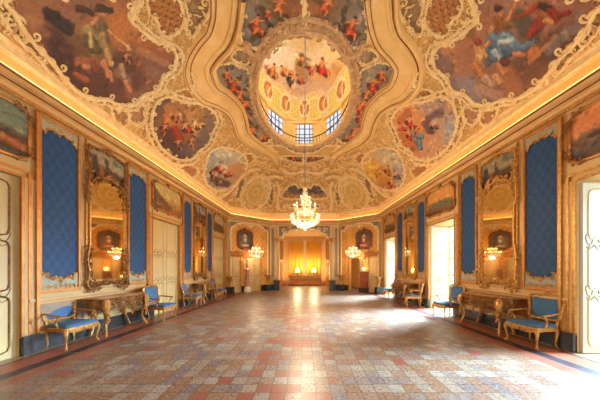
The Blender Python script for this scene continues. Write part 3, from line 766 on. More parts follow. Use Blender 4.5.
fresco('big', True, (166,122,104), [
  (430,45,450,80,18,20,(186,138,104),.8,.5), (440,80,462,96,6,6,(206,168,140),.7,.6), (424,70,436,90,5,6,(168,136,136),.7,.6), (470,100,492,100,5,6,(196,190,196),.9,.5), (476,92,488,96,5,4,(176,176,190),.8,.5), (444,52,470,42,4,3,(206,150,110),.6,.6), (450,90,480,98,16,12,(136,120,126),.9,.5), (465,82,488,100,8,8,(160,146,150),.8,.5), (485,25,460,60,12,12,(178,122,92),.7,.5), (500,85,530,80,20,18,(150,108,84),.8,.5), (520,70,560,40,14,12,(124,86,66),.8,.5), (545,55,575,20,8,10,(112,76,62),.9,.5), (565,10,600,5,20,20,(160,112,98),.7,.5),
  (530,35,520,60,14,10,(116,90,72),.7,.5), (436,58,446,66,8,8,(124,106,108),.7,.5), (508,75,516,92,10,9,(184,126,84),.7,.4), (480,88,498,96,5,6,(196,160,140),.7,.4), (415,60,430,80,8,8,(140,112,110),.7,.5),
  (499,22,503,32,6,7,(150,98,50),1,.3), (498,12,501,14,4.5,4,SK,1,.3), (498,8,500,8,4.5,3.5,(86,46,30),1,.3), (506,22,514,8,2.6,2,SK,1,.25), (514,8,516,3,2,1.6,SK,1,.25), (492,28,490,36,3,3,SK,.9,.3), (508,24,520,22,4,4,(132,104,60),.9,.3), (522,18,530,32,9,8,(96,90,84),.9,.4),
  (494,40,504,50,8,9,(104,134,160),1,.3), (506,38,516,46,8,6,(126,156,180),1,.3), (500,42,512,40,3,3,(196,204,206),.9,.3), (490,50,494,58,5,5,(92,122,150),.95,.3), (518,48,534,42,5,3,(98,128,154),.9,.3), (496,52,500,60,4,3,(180,192,200),.9,.3), (484,56,488,64,3,3,(92,112,140),.9,.3), (504,50,506,56,2,2,(70,96,124),.8,.3),
  (478,46,483,56,4,5,(206,160,116),1,.3), (477,41,479,43,3.6,3.4,(150,84,50),1,.3), (479,58,480,66,5,6,(196,150,112),1,.3), (486,46,490,42,2,2,SK,.9,.3), (476,66,482,74,5,4,(190,130,90),1,.3), (500,64,504,72,4,4,SK,.9,.3), (496,76,500,82,4,4,(214,160,116),.9,.3), (506,62,502,60,4,3,(112,60,44),.9,.3),
  (486,78,492,84,4,4,(204,170,150),.8,.3), (538,8,552,18,6,6,(176,112,70),1,.3), (543,6,549,8,5,5,(72,40,30),1,.3), (552,12,556,16,5,4,(150,46,34),1,.3), (560,14,570,12,3,2.4,(140,40,30),1,.3), (540,22,530,36,6,4,(150,56,36),1,.3), (536,6,524,14,3,2.4,(166,70,46),.95,.3), (524,14,516,18,2,2,(150,66,46),.95,.3), (546,20,552,22,3,3,(214,160,104),.9,.3),
  (536,52,530,56,7,5,(186,116,72),.95,.35), (522,54,514,54,4,3,SK,.9,.3), (548,44,530,62,2,2,(198,142,96),.8,.4), (556,36,540,54,2.4,1.6,(190,140,106),.8,.4), (570,30,548,52,5,4,(138,128,128),.8,.4), (580,14,578,30,4,4,(150,136,136),.7,.4), (444,30,470,34,5,6,(138,104,60),.7,.4)],
  [], 'large lilac brown ceiling painting with a blue-robed winged figure above the right wall', .10, 31)
fresco('second', False, (136,106,92), [(155,112,170,104,9,8,(110,90,84),.8,.5), (200,112,212,126,9,8,(150,126,112),.8,.5), (180,105,196,112,10,10,(190,138,86),.8,.5), (170,120,190,130,12,12,(170,104,60),.8,.5), (164,140,180,152,9,9,(96,64,62),.9,.4), (186,150,200,140,8,8,(118,100,96),.8,.5),
  (168,108,173,124,5,6,(202,140,80),.8,.4), (192,116,196,132,6,5,(206,164,112),.8,.4), (204,132,206,142,5,5,(130,110,112),.8,.4), (165,128,174,142,5,5,(104,56,48),.8,.4), (174,128,180,138,3,3,(176,52,34),.9,.3), (178,112,182,116,3,3,(120,108,84),.8,.3)],
  [(176,115,11,.3,(166,92,50),SK,4), (186,126,12,-.4,(176,60,36),(222,176,130),5), (165,127,10,.8,(140,60,44),SK,6), (196,124,11,-.9,(206,150,90),(226,186,140),7), (178,142,10,.2,(120,76,66),SK,8), (192,140,9,.5,(186,110,60),SK,9)],
  'brown and orange ceiling painting crowded with figures, smaller one on the left side', .085, 41)
fresco('second', True, (214,156,112), [(404,112,412,130,14,13,(226,160,106),.8,.5), (436,110,448,130,12,14,(192,168,152),.9,.5), (440,140,430,152,9,9,(204,160,128),.8,.5), (425,104,440,106,9,9,(180,152,140),.8,.5), (452,120,450,138,5,6,(168,168,176),.8,.5),
  (428,118,440,112,3,4,(128,96,100),.9,.4), (426,124,432,130,4,4,(120,84,86),.9,.4), (408,112,400,122,4,3,(190,110,66),.8,.4), (402,138,412,148,6,6,(196,116,66),.8,.5), (418,138,420,147,4,3,(116,142,166),1,.3), (414,134,422,136,3,3,(130,150,168),1,.3)],
  [(410,120,11,.3,(184,46,36),(226,170,130),11), (401,126,9,-.4,(190,60,44),SK,12), (419,127,10,.9,(200,120,70),SK,13), (410,134,9,.2,(170,60,44),SK,14), (432,124,10,-.5,(116,84,92),SK,15)],
  'peach ceiling painting with red and blue draped figures, smaller one on the right side', .085, 51)
fresco('third', False, (196,176,146), [(210,165,216,156,6,7,(170,172,168),.9,.5), (226,154,238,158,7,7,(206,196,176),.8,.5), (240,168,236,178,6,6,(210,160,116),.8,.5), (208,178,214,184,6,5,(150,150,150),.8,.5), (214,180,226,184,4,4,(110,76,76),.9,.4), (230,172,238,168,4,4,(214,160,110),.8,.4)],
  [(219,166,10,.2,(176,44,30),SK,16), (226,172,9,-.5,(196,80,50),(226,176,130),17), (213,172,8,.6,(120,60,50),SK,18), (220,182,7,1.2,(104,66,74),SK,19)],
  'small pale ceiling painting with red-robed figures in the far left curve of the vault', .075, 61)
fresco('third', True, (206,176,130), [(372,168,384,176,9,9,(226,168,72),.9,.5), (386,156,396,160,9,8,(206,190,158),.9,.5), (400,168,398,184,6,7,(176,168,168),.9,.5), (384,182,392,186,6,5,(196,136,80),.8,.5), (368,164,372,172,4,5,(236,186,90),.8,.4)],
  [(388,169,9,.2,(196,110,60),SK,20), (396,174,9,-.4,(110,80,96),(220,170,130),22), (392,182,8,.5,(176,60,44),SK,23), (380,172,8,.9,(226,150,70),(230,180,130),24)],
  'small yellow and grey ceiling painting in the far right curve of the vault', .075, 71)
GB = (146,134,122)
def cherubs(L, cols=((206,104,56),(190,74,44),(210,130,76))):
    out = []; r = random.Random(5)
    for i, (x, y, h) in enumerate(L): out.append((x, y, h, r.uniform(-1,1), cols[i % 3], (224,140,84), 30+i))
    return out
dkst = lambda L: [(x-3,y+3,x+3,y+5,2.4,2,(76,62,54),.8,.4) for x,y,_ in L]+[(x+5,y-4,x+6,y-7,1.6,1.2,(90,78,60),.8,.4) for x,y,_ in L]
def mst(L): return [(2*CX-q[0], *q[1:]) for q in L]
A1 = [(227,73,10),(235,83,15),(241,93,11),(246,104,14),(247,118,13),(252,131,13),(262,137,8)]
fresco('strip', False, GB, [(232,72,240,84,7,8,(160,150,138),.8,.5), (236,92,246,110,6,7,(134,124,116),.8,.5), (226,80,240,92,2,2.4,(150,60,34),.9,.4)]+dkst(A1), cherubs(A1), 'grey painted band with orange cherubs left of the dome opening', .06, 81, fr=stucco)
fresco('strip', True, GB, [(377,72,369,84,7,8,(160,150,138),.8,.5), (373,92,363,110,6,7,(134,124,116),.8,.5), (383,80,369,92,2,2.4,(176,66,34),.9,.4)]+dkst(mst(A1)), cherubs(mst(A1)), 'grey painted band with orange cherubs right of the dome opening', .06, 91, fr=stucco)
A2 = [(283,151,8),(294,156,8),(304,158,9),(315,156,8),(326,151,8)]
fresco('strip2', False, (150,130,116), dkst(A2), cherubs(A2), 'narrow painted garland of red cherubs at the far edge of the dome opening', .07, 95)
A3 = [(257,22,19),(352,24,19),(280,3,15),(328,3,15),(268,12,9)]
fresco('top', False, (140,128,114), [(290,0,318,2,20,20,(146,96,60),.9,.6), (300,12,312,10,9,9,(180,120,70),.7,.6), (250,10,252,30,6,7,(150,144,134),.8,.5), (262,8,266,20,3,3,(92,80,58),.9,.4), (275,14,280,18,4,4,(110,96,66),.8,.4), (345,8,343,20,3,3,(92,80,58),.9,.4), (264,34,258,38,6,5,(128,126,124),.9,.4), (344,34,350,38,6,5,(128,126,124),.9,.4), (253,38,256,34,4,4,(106,92,58),.9,.4), (352,38,356,34,4,4,(106,92,58),.9,.4), (270,24,272,30,3,3,(86,70,52),.8,.4), (338,26,336,31,3,3,(86,70,52),.8,.4)],
  cherubs(A3), 'grey ceiling painting with two large orange cherubs on the near side of the dome', .075, 97)
fresco('back', False, (158,140,122), [(288,192,300,188,6,5,(112,104,116),.9,.4), (322,192,310,188,6,5,(112,104,116),.9,.4), (290,198,300,198,5,4,(202,146,70),.9,.4), (310,198,320,198,5,4,(202,146,70),.9,.4), (296,206,314,206,6,6,(206,160,90),.9,.5), (286,202,290,206,4,3,(150,96,60),.8,.4), (318,204,324,202,4,3,(150,96,60),.8,.4)],
  [], 'ceiling painting of golden clouds on slate blue over the far end wall', .08, 99)
mb = MB(); crest(mb, C, P(304.5, 181), .35, rng, -PI/2); mb.build('shell_crest', stucco, ceiling)

# ------------------------------------------------------------------ wall trim
ML_R = ((ML, DL, 'left'), (MR, DR, 'right'))
def tl_(o, s): o['label'] = s; return o
kk = 5
for M, D, sd in ML_R:
    ends = [YR]+[q for d in D for q in d]+[14.7]
    mbm = MB(); mbr = MB(); mbg = MB(); mbs = MB()
    for a, b in zip(ends[::2], ends[1::2]):
        mbm.wb(a, b, 0, .33, 0, .035, M); mbs.wb(a, b, .33, .375, 0, .05, M)
        mbr.wb(a+.12, b-.12, .98, 1.03, 0, .05, M); mbg.wb(a+.12, b-.12, .955, .98, 0, .03, M); mbg.wb(a+.12,b-.12,1.12,1.135,0,.02,M)
        mbg.wb(a+.2, b-.2, .46, .475, 0, .015, M); mbg.wb(a+.2, b-.2, .90, .915, 0, .015, M)
    o = struct(mbm.build('baseboard_'+sd, marble_blue, None, False)); mbs.build('cap_moulding', creamw, o, False)
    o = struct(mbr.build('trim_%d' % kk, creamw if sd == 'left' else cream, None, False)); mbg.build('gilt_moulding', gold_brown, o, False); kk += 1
    if sd == 'right':      # deep bevelled dado fields of warm wood-coloured paint
        mb = MB()
        for a, b in zip(ends[::2], ends[1::2]): mb.wb(a+.2, b-.2, .475, .90, 0, .008, M)
        mb.build('dado_field', M_mottled('salmon_paint', (186,112,68), (124,70,44), 5, .5), o, False)
    else:
        mb = MB()
        for a, b in zip(ends[::2], ends[1::2]): mb.wb(a+.2, b-.2, .475, .90, 0, .008, M)
        mb.build('dado_field', M_mottled('ivory_field', (164,138,106), (104,88,76), 5, .5), o, False)
    # door cases with gilt mouldings, on marble feet
    for i, (a, b) in enumerate(D):
        mb = MB(); mg = MB(); mf = MB()
        for u0, s_ in ((a, -1), (b, 1)):
            for o0, o1, h in ((0,.05,.05), (.11,.16,.04), (.22,.27,.07)):
                lo, hi = sorted((u0+s_*o0, u0+s_*o1)); mg.wb(lo, hi, .36, DH+ (o1 if o1 < .2 else 1.40), 0, h, M)
            lo, hi = sorted((u0, u0+s_*.27)); mb.wb(lo, hi, .36, DH+.02, 0, .03, M); mf.wb(lo, hi, 0, .36, 0, .085, M)
        mb.wb(a, b, DH, DH+.30, 0, .03, M); mg.wb(a-.05, b+.05, DH, DH+.05, 0, .05, M); mg.wb(a-.16, b+.16, DH+.11, DH+.16, 0, .04, M)
        o = struct(mb.build('trim_%d' % kk, creamw if sd == 'left' else cream, None, False)); mg.build('gilt_moulding', gold if sd == 'right' else gold_brown, o, False); mf.build('marble_foot', marble_blue, o, False); kk += 1

# ------------------------------------------------------------------ doors and windows
leafpaint = M_mottled('pale_door_paint', (200,176,122), (186,158,106), 2.0, .45)
leafdaylit = M_mottled('daylit_door_paint', (214,214,206), (200,198,186), 2.0, .45)  # right-hand copy of the door paint, whitened to offset warm bounced light
paint_line = M_mottled('grey_brown_painted_scroll', (112,96,74), (70,58,50), 10, .6)
def door_leaf(M, u0, u1, z0, z1, w, par, line, two=False, big=True):
    MB().wb(u0, u1, z0, z1, w-.05, w, M).build('leaf', leafpaint if M is ML else leafdaylit, par, False)
    mb = MB(); mp = MB(); m = .1; H = z1-z0
    for a, b in ((z0+.12, z0+.34*H), (z0+.37*H, z0+.64*H), (z0+.67*H, z1-.12)):
        c = .10
        pts = [(u0+m+c,a),(u1-m-c,a),(u1-m-c*.3,a+c*.25),(u1-m,a+c),(u1-m,b-c),(u1-m-c*.3,b-c*.25),(u1-m-c,b),(u0+m+c,b),(u0+m+c*.3,b-c*.25),(u0+m,b-c),(u0+m,a+c),(u0+m+c*.3,a+c*.25)]
        mb.tube([M(p[0],p[1],w+.006) for p in pts], .016, 5, True)
    for zz in (z0+.355*H, z0+.655*H):
        um = (u0+u1)/2
        for s_ in (-1, 1):
            q = min(1.1, (u1-u0)/.68)
            mp.tube([M(um+s_*p_[0]*q, zz+p_[1]*1.5, w+.004) for p_ in smooth_path([(.0,-.07),(.07,.06),(.14,.04),(.19,-.04),(.26,-.02),(.30,.06),(.26,.09)], False, .03)], .008, 4)
            mp.tube([M(um+s_*p_[0]*q, zz+p_[1]*1.5, w+.004) for p_ in smooth_path([(.04,-.12),(.12,-.05),(.20,-.10),(.29,-.06)], False, .03)], .006, 4)
    mb.build('panel_moulding', line, par); mp.build('painted_scroll', paint_line, par)
dn = 1
for i, (a, b) in enumerate(DL):          # closed double doors on the left
    o = thing('door_%d' % dn, '', 'door'); 
    for k in ('label','category'): del o[k]
    struct(o); dn += 1; m = (a+b)/2
    door_leaf(ML, a, m-.004, 0, DH, -.06, o, gold_dark if i == 0 else M_mottled('pale_gilt_line', (216,190,130), (190,160,104)) if i == 1 else bpy.data.materials['pale_gilt_line'])
    door_leaf(ML, m+.004, b, 0, DH, -.06, o, gold_dark if i == 0 else bpy.data.materials['pale_gilt_line'])
wn_ = 9
for i, (a, b) in enumerate(DR):          # open embrasures on the right: folded leaves against the jambs, daylit window at the outer face
    o = thing('door_%d' % dn, '', 'door'); 
    for k in ('label','category'): del o[k]
    struct(o); dn += 1
    for u, s_ in ((b, -1), (a, 1)):
        Mj = (lambda u, s_: (lambda p, v, w: MR(u+s_*w, v, -p)))(u, s_)
        door_leaf(Mj, .04, .72, .01, DH-.06, .06, o, bpy.data.materials['pale_gilt_line'])
    wdw = thing('window_%d' % wn_, '', 'window'); 
    for k in ('label','category'): del wdw[k]
    struct(wdw); wn_ += 1
    MB().wb(a, b, 0, DH, -.86, -.85, MR).build('pane', pane_m, wdw, False)
    mb = MB()
    for k in range(5): u = a+(b-a)*k/4; mb.wb(u-.025, u+.025, 0, DH, -.85, -.80, MR)
    for v in (.03,.7,1.35,2.0,2.65,3.29): mb.wb(a, b, v-.025, v+.025, -.85, -.80, MR)
    mb.build('glazing_bars', creamw, wdw, False)

# ------------------------------------------------------------------ blue damask panels
def damask_panel(M, u0, u1, z0, z1, label, seed):
    r = random.Random(seed); w = u1-u0; h = w/2
    o = thing('damask_panel', label, 'wall panel', M((u0+u1)/2, 0, .0), M.rz, 'blue damask wall panels')
    MB().wb(-h, h, z0-.15, z1+.15, .002, .014).build('fabric', damask, o, False)
    mb = MB()
    for s_ in (-1, 1): mb.wb(s_*(h+.03)-.022, s_*(h+.03)+.022, z0-.26, z1+.22, 0, .05)
    mb.wb(-h-.06, h+.06, z0-.28, z0-.22, 0, .05); mb.wb(-h-.06, h+.06, z1+.17, z1+.22, 0, .05); mb.build('frame', gold_brown, o, False)
    mb = MB()
    def lace(zb, sg, amp):         # scalloped carved edge
        n = 7; pts = []
        for i in range(n*4+1):
            t = i/(n*4); u = -h+w*t; pts.append((u, zb+sg*(amp*(.35+.65*abs(math.sin(PI*n*.5*t)))+ (.10 if min(t,1-t) < .13 else 0))))
        return pts
    T = lace(z1+.05, -1, .07); B = lace(z0-.06, 1, .07)
    MB().prism(T+[(h,z1+.19),(-h,z1+.19)], .015, .03).build('top_valance', bluegrey, o, False)
    MB().prism(B[::-1]+[(-h,z0-.22),(h,z0-.22)], .015, .03).build('lower_border', bluegrey, o, False)
    for L, sg in ((T,-1),(B,1)):
        mb = MB(); rocaille(mb, ID, L if sg < 0 else L[::-1], .05, False, r, w=.035, rod=.3, step=.07)
        rocaille(mb, ID, [(-h+.03, (z1+.14 if sg < 0 else z0-.17)), (h-.03, (z1+.14 if sg < 0 else z0-.17))], .045, False, r, w=.03, rod=.25, both=True, step=.09)
        crest(mb, ID, (0, z0-.07) if sg > 0 else (0, z1+.06), .09, r, PI/2*sg); mb.build('carved_edging', gold, o)
    return o
PZ0, PZ1 = 1.42, 4.50
for (a, b), s_ in zip(((4.585,5.29),(6.78,7.46),(9.66,10.22),(11.78,12.28)), ('nearest on the left wall, beside the first door', 'left wall, just before the second door','left wall, beyond the second door','left wall, narrow one beyond the far mirror')):
    damask_panel(ML, a, b, PZ0, PZ1, 'tall blue damask panel, '+s_, int(a*10))
for (a, b), s_ in zip(((4.76,5.43),(6.94,7.54),(9.67,10.24),(11.72,12.26)), ('nearest on the right wall, behind the front armchair', 'right wall, just before the open doorway','right wall, beyond the open doorway','right wall, narrow one beyond the far mirror')):
    damask_panel(MR, a, b, PZ0, PZ1, 'tall blue damask panel, '+s_, int(a*10)+3)

# ------------------------------------------------------------------ pier mirrors with paintings above
def canvas(name, u0, u1, z0, z1, fn, par, w=.03, curved=.0, res=.02):
    if curved:
        c = curved; poly = [(u0+c,z0),(u1-c,z0),(u1,z0+c*.7),(u1-c*.2,z0+c),(u1-c*.2,z1-c),(u1,z1-c*.7),(u1-c,z1),(u0+c,z1),(u0,z1-c*.7),(u0+c*.2,z1-c),(u0+c*.2,z0+c),(u0,z0+c*.7)]
    else: poly = [(u0,z0),(u1,z0),(u1,z1),(u0,z1)]
    o = patch(name, poly, res, ID, fn, canvas_m, par, w)
    return o, poly
def landscape(u0, u1, z0, z1, sky, mid, low, seed, extra=()):
    def fn(x, y):
        X = (x-u0)/(u1-u0)*100; Y = (z1-y)/(z1-z0)*60; p = Painting(X, Y, sky, seed, .05, 10)
        r = random.Random(seed)
        p.blob(10,8,90,16,12,10,tuple(min(255,v*1.08) for v in sky),.6,.6); p.blob(0,22,100,26,5,5,tuple(v*1.1 if v < 220 else v for v in sky),.6,.6)
        p.blob(-10,44,110,48,16,16,mid,.95,.3); p.blob(-10,60,110,58,13,12,low,.95,.4)
        for k in range(22): x0, y0 = r.uniform(0,100), r.uniform(34,58); q = r.uniform(.5,1.4); p.blob(x0,y0,x0+r.uniform(3,14),y0+r.uniform(-2,2),r.uniform(1,3),r.uniform(.6,2),tuple(v*q for v in r.choice((mid,low))),.7,.5)
        for e in extra: p.blob(*e)
        p.dabs(seed, X, Y); p.contrast(1.25); return p.lincol()
    return fn
def pier_mirror(M, uc, gw, label, seed, zb=1.33):
    r = random.Random(seed); h = gw/2; zt = 3.86
    o = thing('pier_mirror', label, 'mirror', M(uc, 0, 0), M.rz, 'tall gilt pier mirrors')
    MB().wb(-h, h, zb, zt+.04, .02, .035).build('mirror_glass', mirror_m, o, False)
    MB().wb(-h-.10, h+.10, 1.15, 4.74, .0, .018).build('backboard', creamw if M.sg < 0 else cream, o, False)
    dark = (96,76,62) if M.sg < 0 else (110,84,60)
    canvas('painting', -h-.02, h+.02, 3.86, 4.60, landscape(-h,h,3.86,4.6,(150,140,116),(94,72,56),(72,44,36),seed,[(12,20,14,50,8,9,(76,58,62),.9,.4),(45,14,50,30,5,6,(84,66,58),.9,.4),(30,36,34,50,5,6,(170,110,60),.8,.4),(60,44,70,50,6,5,(150,70,50),.8,.4),(70,10,90,14,6,5,(96,118,112),.7,.5)]), o, .03)
    mb = MB()
    for s_ in (-1, 1):
        mb.wb(s_*(h+.02)-.02, s_*(h+.02)+.02, zb, zt, .02, .06); mb.wb(s_*(h+.09)-.012, s_*(h+.09)+.012, 1.15, 4.72, .0, .04)
    mb.wb(-h-.04, h+.04, zb-.04, zb+.01, .02, .06); mb.build('frame', gold, o, False)
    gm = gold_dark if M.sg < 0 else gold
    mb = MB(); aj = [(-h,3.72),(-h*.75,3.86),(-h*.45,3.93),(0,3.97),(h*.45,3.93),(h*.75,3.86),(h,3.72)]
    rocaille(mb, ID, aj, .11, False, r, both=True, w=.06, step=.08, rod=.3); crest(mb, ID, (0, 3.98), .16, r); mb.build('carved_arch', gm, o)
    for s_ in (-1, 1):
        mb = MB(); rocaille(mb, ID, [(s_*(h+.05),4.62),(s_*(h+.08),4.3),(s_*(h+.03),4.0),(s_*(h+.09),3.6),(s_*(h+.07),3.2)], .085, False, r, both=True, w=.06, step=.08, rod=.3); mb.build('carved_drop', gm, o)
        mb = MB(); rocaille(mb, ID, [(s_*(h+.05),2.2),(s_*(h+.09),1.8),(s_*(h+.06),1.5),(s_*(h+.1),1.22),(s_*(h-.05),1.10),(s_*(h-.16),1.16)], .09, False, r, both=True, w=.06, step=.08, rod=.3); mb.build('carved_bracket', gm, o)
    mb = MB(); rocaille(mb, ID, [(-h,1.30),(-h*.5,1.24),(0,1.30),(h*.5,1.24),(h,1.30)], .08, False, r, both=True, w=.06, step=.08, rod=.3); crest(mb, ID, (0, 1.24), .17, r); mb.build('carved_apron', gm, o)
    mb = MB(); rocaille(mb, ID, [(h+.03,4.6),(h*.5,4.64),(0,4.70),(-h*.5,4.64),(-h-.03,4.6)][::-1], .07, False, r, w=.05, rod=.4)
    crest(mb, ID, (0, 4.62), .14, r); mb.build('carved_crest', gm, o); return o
pier_mirror(ML, 6.08, .98, 'tall gilt mirror with a dark painting on top, nearest one on the left wall', 5)
pier_mirror(ML, 11.03, 1.0, 'tall gilt mirror on the far part of the left wall, beyond the second door', 6)
pier_mirror(MR, 6.20, .96, 'tall gilt mirror with a dark painting on top, nearest one on the right wall', 7)
pier_mirror(MR, 11.0, 1.0, 'tall gilt mirror on the far part of the right wall, beyond the open doorway', 8)

# ------------------------------------------------------------------ paintings over the doors
def overdoor(M, a, b, label, seed, sky, mid, low, extra=()):
    r = random.Random(seed); h = (b-a)/2; o = thing('overdoor_painting', label, 'painting', M((a+b)/2, 0, 0), M.rz, 'paintings over the doors')
    _, poly = canvas('canvas', -h, h, 3.66, 4.62, landscape(-h,h,3.66,4.62,sky,mid,low,seed,extra), o, .03, .16, .022)
    mb = MB(); mb.tube([ID(p[0],p[1],.035) for p in poly], .032, 6, True); mb.build('frame', gold_brown, o)
    for s_ in (-1, 1):
        for z, up in ((4.62,1),(3.66,-1)):
            mb = MB(); rocaille(mb, ID, [(s_*(h-.3),z+.01*up),(s_*(h-.12),z-.02*up),(s_*(h-.02),z-.14*up),(s_*h,z-.3*up)], .07, False, r, both=True, w=.05, step=.08, rod=.3); mb.build('corner_ornament', gold_dark, o)
    for c_, q_, up in (((0,4.64),.15,PI/2),((0,3.64),.09,-PI/2)): mb = MB(); crest(mb, ID, c_, q_, r, up); mb.build('carved_crest', gold_dark, o)
    return o
overdoor(ML, 2.65, 4.42, 'landscape painting with green-blue sky, half cut off above the nearest left door', 11, (122,134,116), (104,84,64), (90,64,48), [(70,44,96,46,5,5,(176,112,70),.9,.3),(76,38,78,42,1.5,2,(196,140,90),.9,.3),(0,40,40,30,8,3,(84,72,62),.8,.4),(30,58,100,59,5,5,(86,106,98),.8,.4)])
overdoor(ML, 7.74, 9.46, 'painting of a pale hillside and diagonal brown slope above the second left door', 12, (186,164,112), (168,134,82), (126,80,44), [(0,20,60,50,10,6,(110,78,50),.8,.3),(2,4,4,50,5,9,(96,70,46),.9,.4),(60,52,100,56,4,5,(176,100,50),.8,.4),(70,20,80,26,14,12,(190,160,104),.7,.5)])
overdoor(ML, 12.55, 14.0, 'small far painting above the last door of the left wall', 13, (176,160,120), (92,76,62), (120,92,60))
overdoor(MR, 2.75, 4.58, 'harbour painting with pink sky and a sailing boat, above the nearest right doorway', 14, (206,140,96), (128,112,102), (112,92,84), [(26,44,44,45,2,1.6,(150,64,40),.95,.3),(32,20,33,43,.9,.9,(120,80,60),.9,.3),(38,26,39,43,.8,.8,(120,80,60),.9,.3),(0,46,100,48,4,4,(104,108,110),.7,.5),(6,36,14,42,3,3,(120,86,70),.8,.4)])
overdoor(MR, 7.84, 9.5, 'coast painting with orange sky and grey-green hills above the second right doorway', 15, (200,150,94), (122,112,84), (128,78,44), [(20,36,70,40,7,9,(112,116,96),.9,.4),(60,44,90,50,5,6,(136,110,70),.8,.4),(0,52,50,58,5,5,(100,60,38),.8,.4)])
overdoor(MR, 12.62, 14.0, 'small far painting above the last doorway of the right wall', 16, (190,150,100), (120,104,84), (104,76,54))
# ------------------------------------------------------------------ furniture
def armchair(label, loc, rz):
    o = thing('armchair', label, 'chair', loc, rz, 'gilt armchairs with blue upholstery')
    def leg(x, y, out, par=o):
        mb = MB(); sx = 1 if x > 0 else -1; sy = -1 if y < 0 else 1
        pr = [(.40,.0,.034),(.34,.018,.036),(.27,.02,.028),(.18,.004,.020),(.09,-.008,.016),(.035,.004,.018),(.012,.02,.024),(0.001,.02,.018)]
        mb.tube([(x+sx*d*out, y+sy*d, z) for z, d, r in pr], [r for z, d, r in pr], 8)
        mb.build('leg', gold, par)
    for x, y, u in ((-.31,-.24,1),(.31,-.24,1),(-.25,.26,.4),(.25,.26,.4)): leg(x, y, u)
    # seat rail, serpentine front
    mb = MB()
    rail = [(-.32,-.25),(-.2,-.28),(0,-.30),(.2,-.28),(.32,-.25),(.30,0),(.26,.27),(0,.28),(-.26,.27),(-.30,0)]
    Pp = smooth_path(rail, True, .05)
    vs = []; n = len(Pp)
    for i, p in enumerate(Pp):
        drop = .035*math.sin(3.1*math.atan2(p[1], p[0])*2)**2
        for q, z in ((1.0,.43),(1.03,.42),(1.03,.39),(1.0,.345-drop*.0+.0),(.94,.345)): vs.append((p[0]*q, p[1]*q, z))
    mb.add(vs, [(i*5+k, ((i+1)%n)*5+k, ((i+1)%n)*5+k+1, i*5+k+1) for i in range(n) for k in range(4)])
    r = random.Random(3); Mf = lambda u, v, w: (u, -.30+.05*(u/.32)**2-w, v)
    crest(mb, Mf, (0,.36), .055, r); sweep(mb, Mf, [(-.3,.35),(-.15,.325),(0,.345),(.15,.325),(.3,.35)], .014)
    mb.build('seat_rail', gold, o)
    mb = MB(); vs = []
    for q, z in ((.97,.42),(1.0,.44),(1.0,.465),(.93,.485),(.7,.497),(.3,.503)): vs += [(p[0]*q, p[1]*q, z) for p in Pp]
    vs.append((0,0,.505)); fs = [(k*n+i, k*n+(i+1)%n, (k+1)*n+(i+1)%n, (k+1)*n+i) for k in range(5) for i in range(n)]+[(5*n+i, 5*n+(i+1)%n, 6*n) for i in range(n)]
    mb.add(vs, fs); mb.build('seat', blue_seat, o)
    Mb = lambda u, v, w: (u, .26+(v-.45)*.20-w, v)
    out = [(-.26,.56),(-.305,.74),(-.345,.97),(-.25,1.045),(-.11,1.035),(0,1.075),(.11,1.035),(.25,1.045),(.345,.97),(.305,.74),(.26,.56),(0,.54)]
    Q = smooth_path(out, True, .05); c = np.array((0,.79))
    mb = MB(); mb.tube([Mb(p[0],p[1],.0) for p in Q], .034, 8, True)
    for s_ in (-1,1): mb.tube([Mb(s_*.25,.40,0), Mb(s_*.26,.5,0), Mb(s_*.262,.58,0)], .024, 8)
    crest(mb, Mb, (0, 1.06), .06, r); scroll(mb, Mb, (-.31,1.0), .035, 0, 1, .01); scroll(mb, Mb, (.31,1.0), .035, PI, -1, .01)
    mb.build('back_frame', gold, o)
    mb = MB(); n = len(Q); vs = []
    for q, w in ((.86,-.02),(.86,-.004),(.80,.012),(.55,.02),(.25,.023)): vs += [Mb(*(c+(p-c)*q), w) for p in Q]
    vs.append(Mb(0,.79,.024)); fs = [(k*n+(i+1)%n, k*n+i, (k+1)*n+i, (k+1)*n+(i+1)%n) for k in range(4) for i in range(n)]+[(4*n+(i+1)%n, 4*n+i, 5*n) for i in range(n)]+[tuple(range(n))]
    mb.add(vs, fs); mb.build('backrest', blue_seat, o)
    for s_ in (-1, 1):
        mb = MB(); mb.tube([(s_*.295,.305,.70),(s_*.31,.2,.705),(s_*.33,.06,.685),(s_*.335,-.06,.675),(s_*.345,-.125,.672),(s_*.35,-.145,.655),(s_*.34,-.135,.64)], [.018,.019,.021,.021,.024,.022,.012], 8)
        mb.tube([(s_*.34,-.11,.665),(s_*.345,-.08,.60),(s_*.325,-.03,.53),(s_*.315,-.05,.46),(s_*.312,-.08,.41)], [.018,.016,.017,.020,.022], 8); mb.build('armrest', gold, o)
    return o
RZL, RZR = ML.rz, MR.rz
def plc(x, y): return (x, y, 0.0)
ch = armchair('gilt armchair with blue seat, foremost one on the left, beside the gilt console', plc(-4.95, 4.90), RZL-.05)
G_ = 'gilt armchairs with blue upholstery'
dup(ch, plc(-4.52, 7.30), RZL+.03, 'gilt armchair just past the near left console, in front of the second left door', G_)
dup(ch, plc(-4.72, 9.72), RZL+.2, 'gilt armchair at the near end of the far left console', G_)
dup(ch, plc(-4.56, 12.25), RZL, 'small-looking gilt armchair farthest down the left wall, before the last left door', G_)
dup(ch, plc(4.86, 4.93), RZR+.05, 'gilt armchair with faded blue back, foremost one on the right wall', G_)
dup(ch, plc(4.70, 7.62), RZR-.03, 'gilt armchair in front of the open right doorway, past the near right console', G_)
dup(ch, plc(4.60, 9.80), RZR-.35, 'gilt armchair beyond the open right doorway, at the near end of the far console', G_)
dup(ch, plc(4.62, 12.35), RZR, 'gilt armchair farthest down the right wall, before the last right doorway', G_)

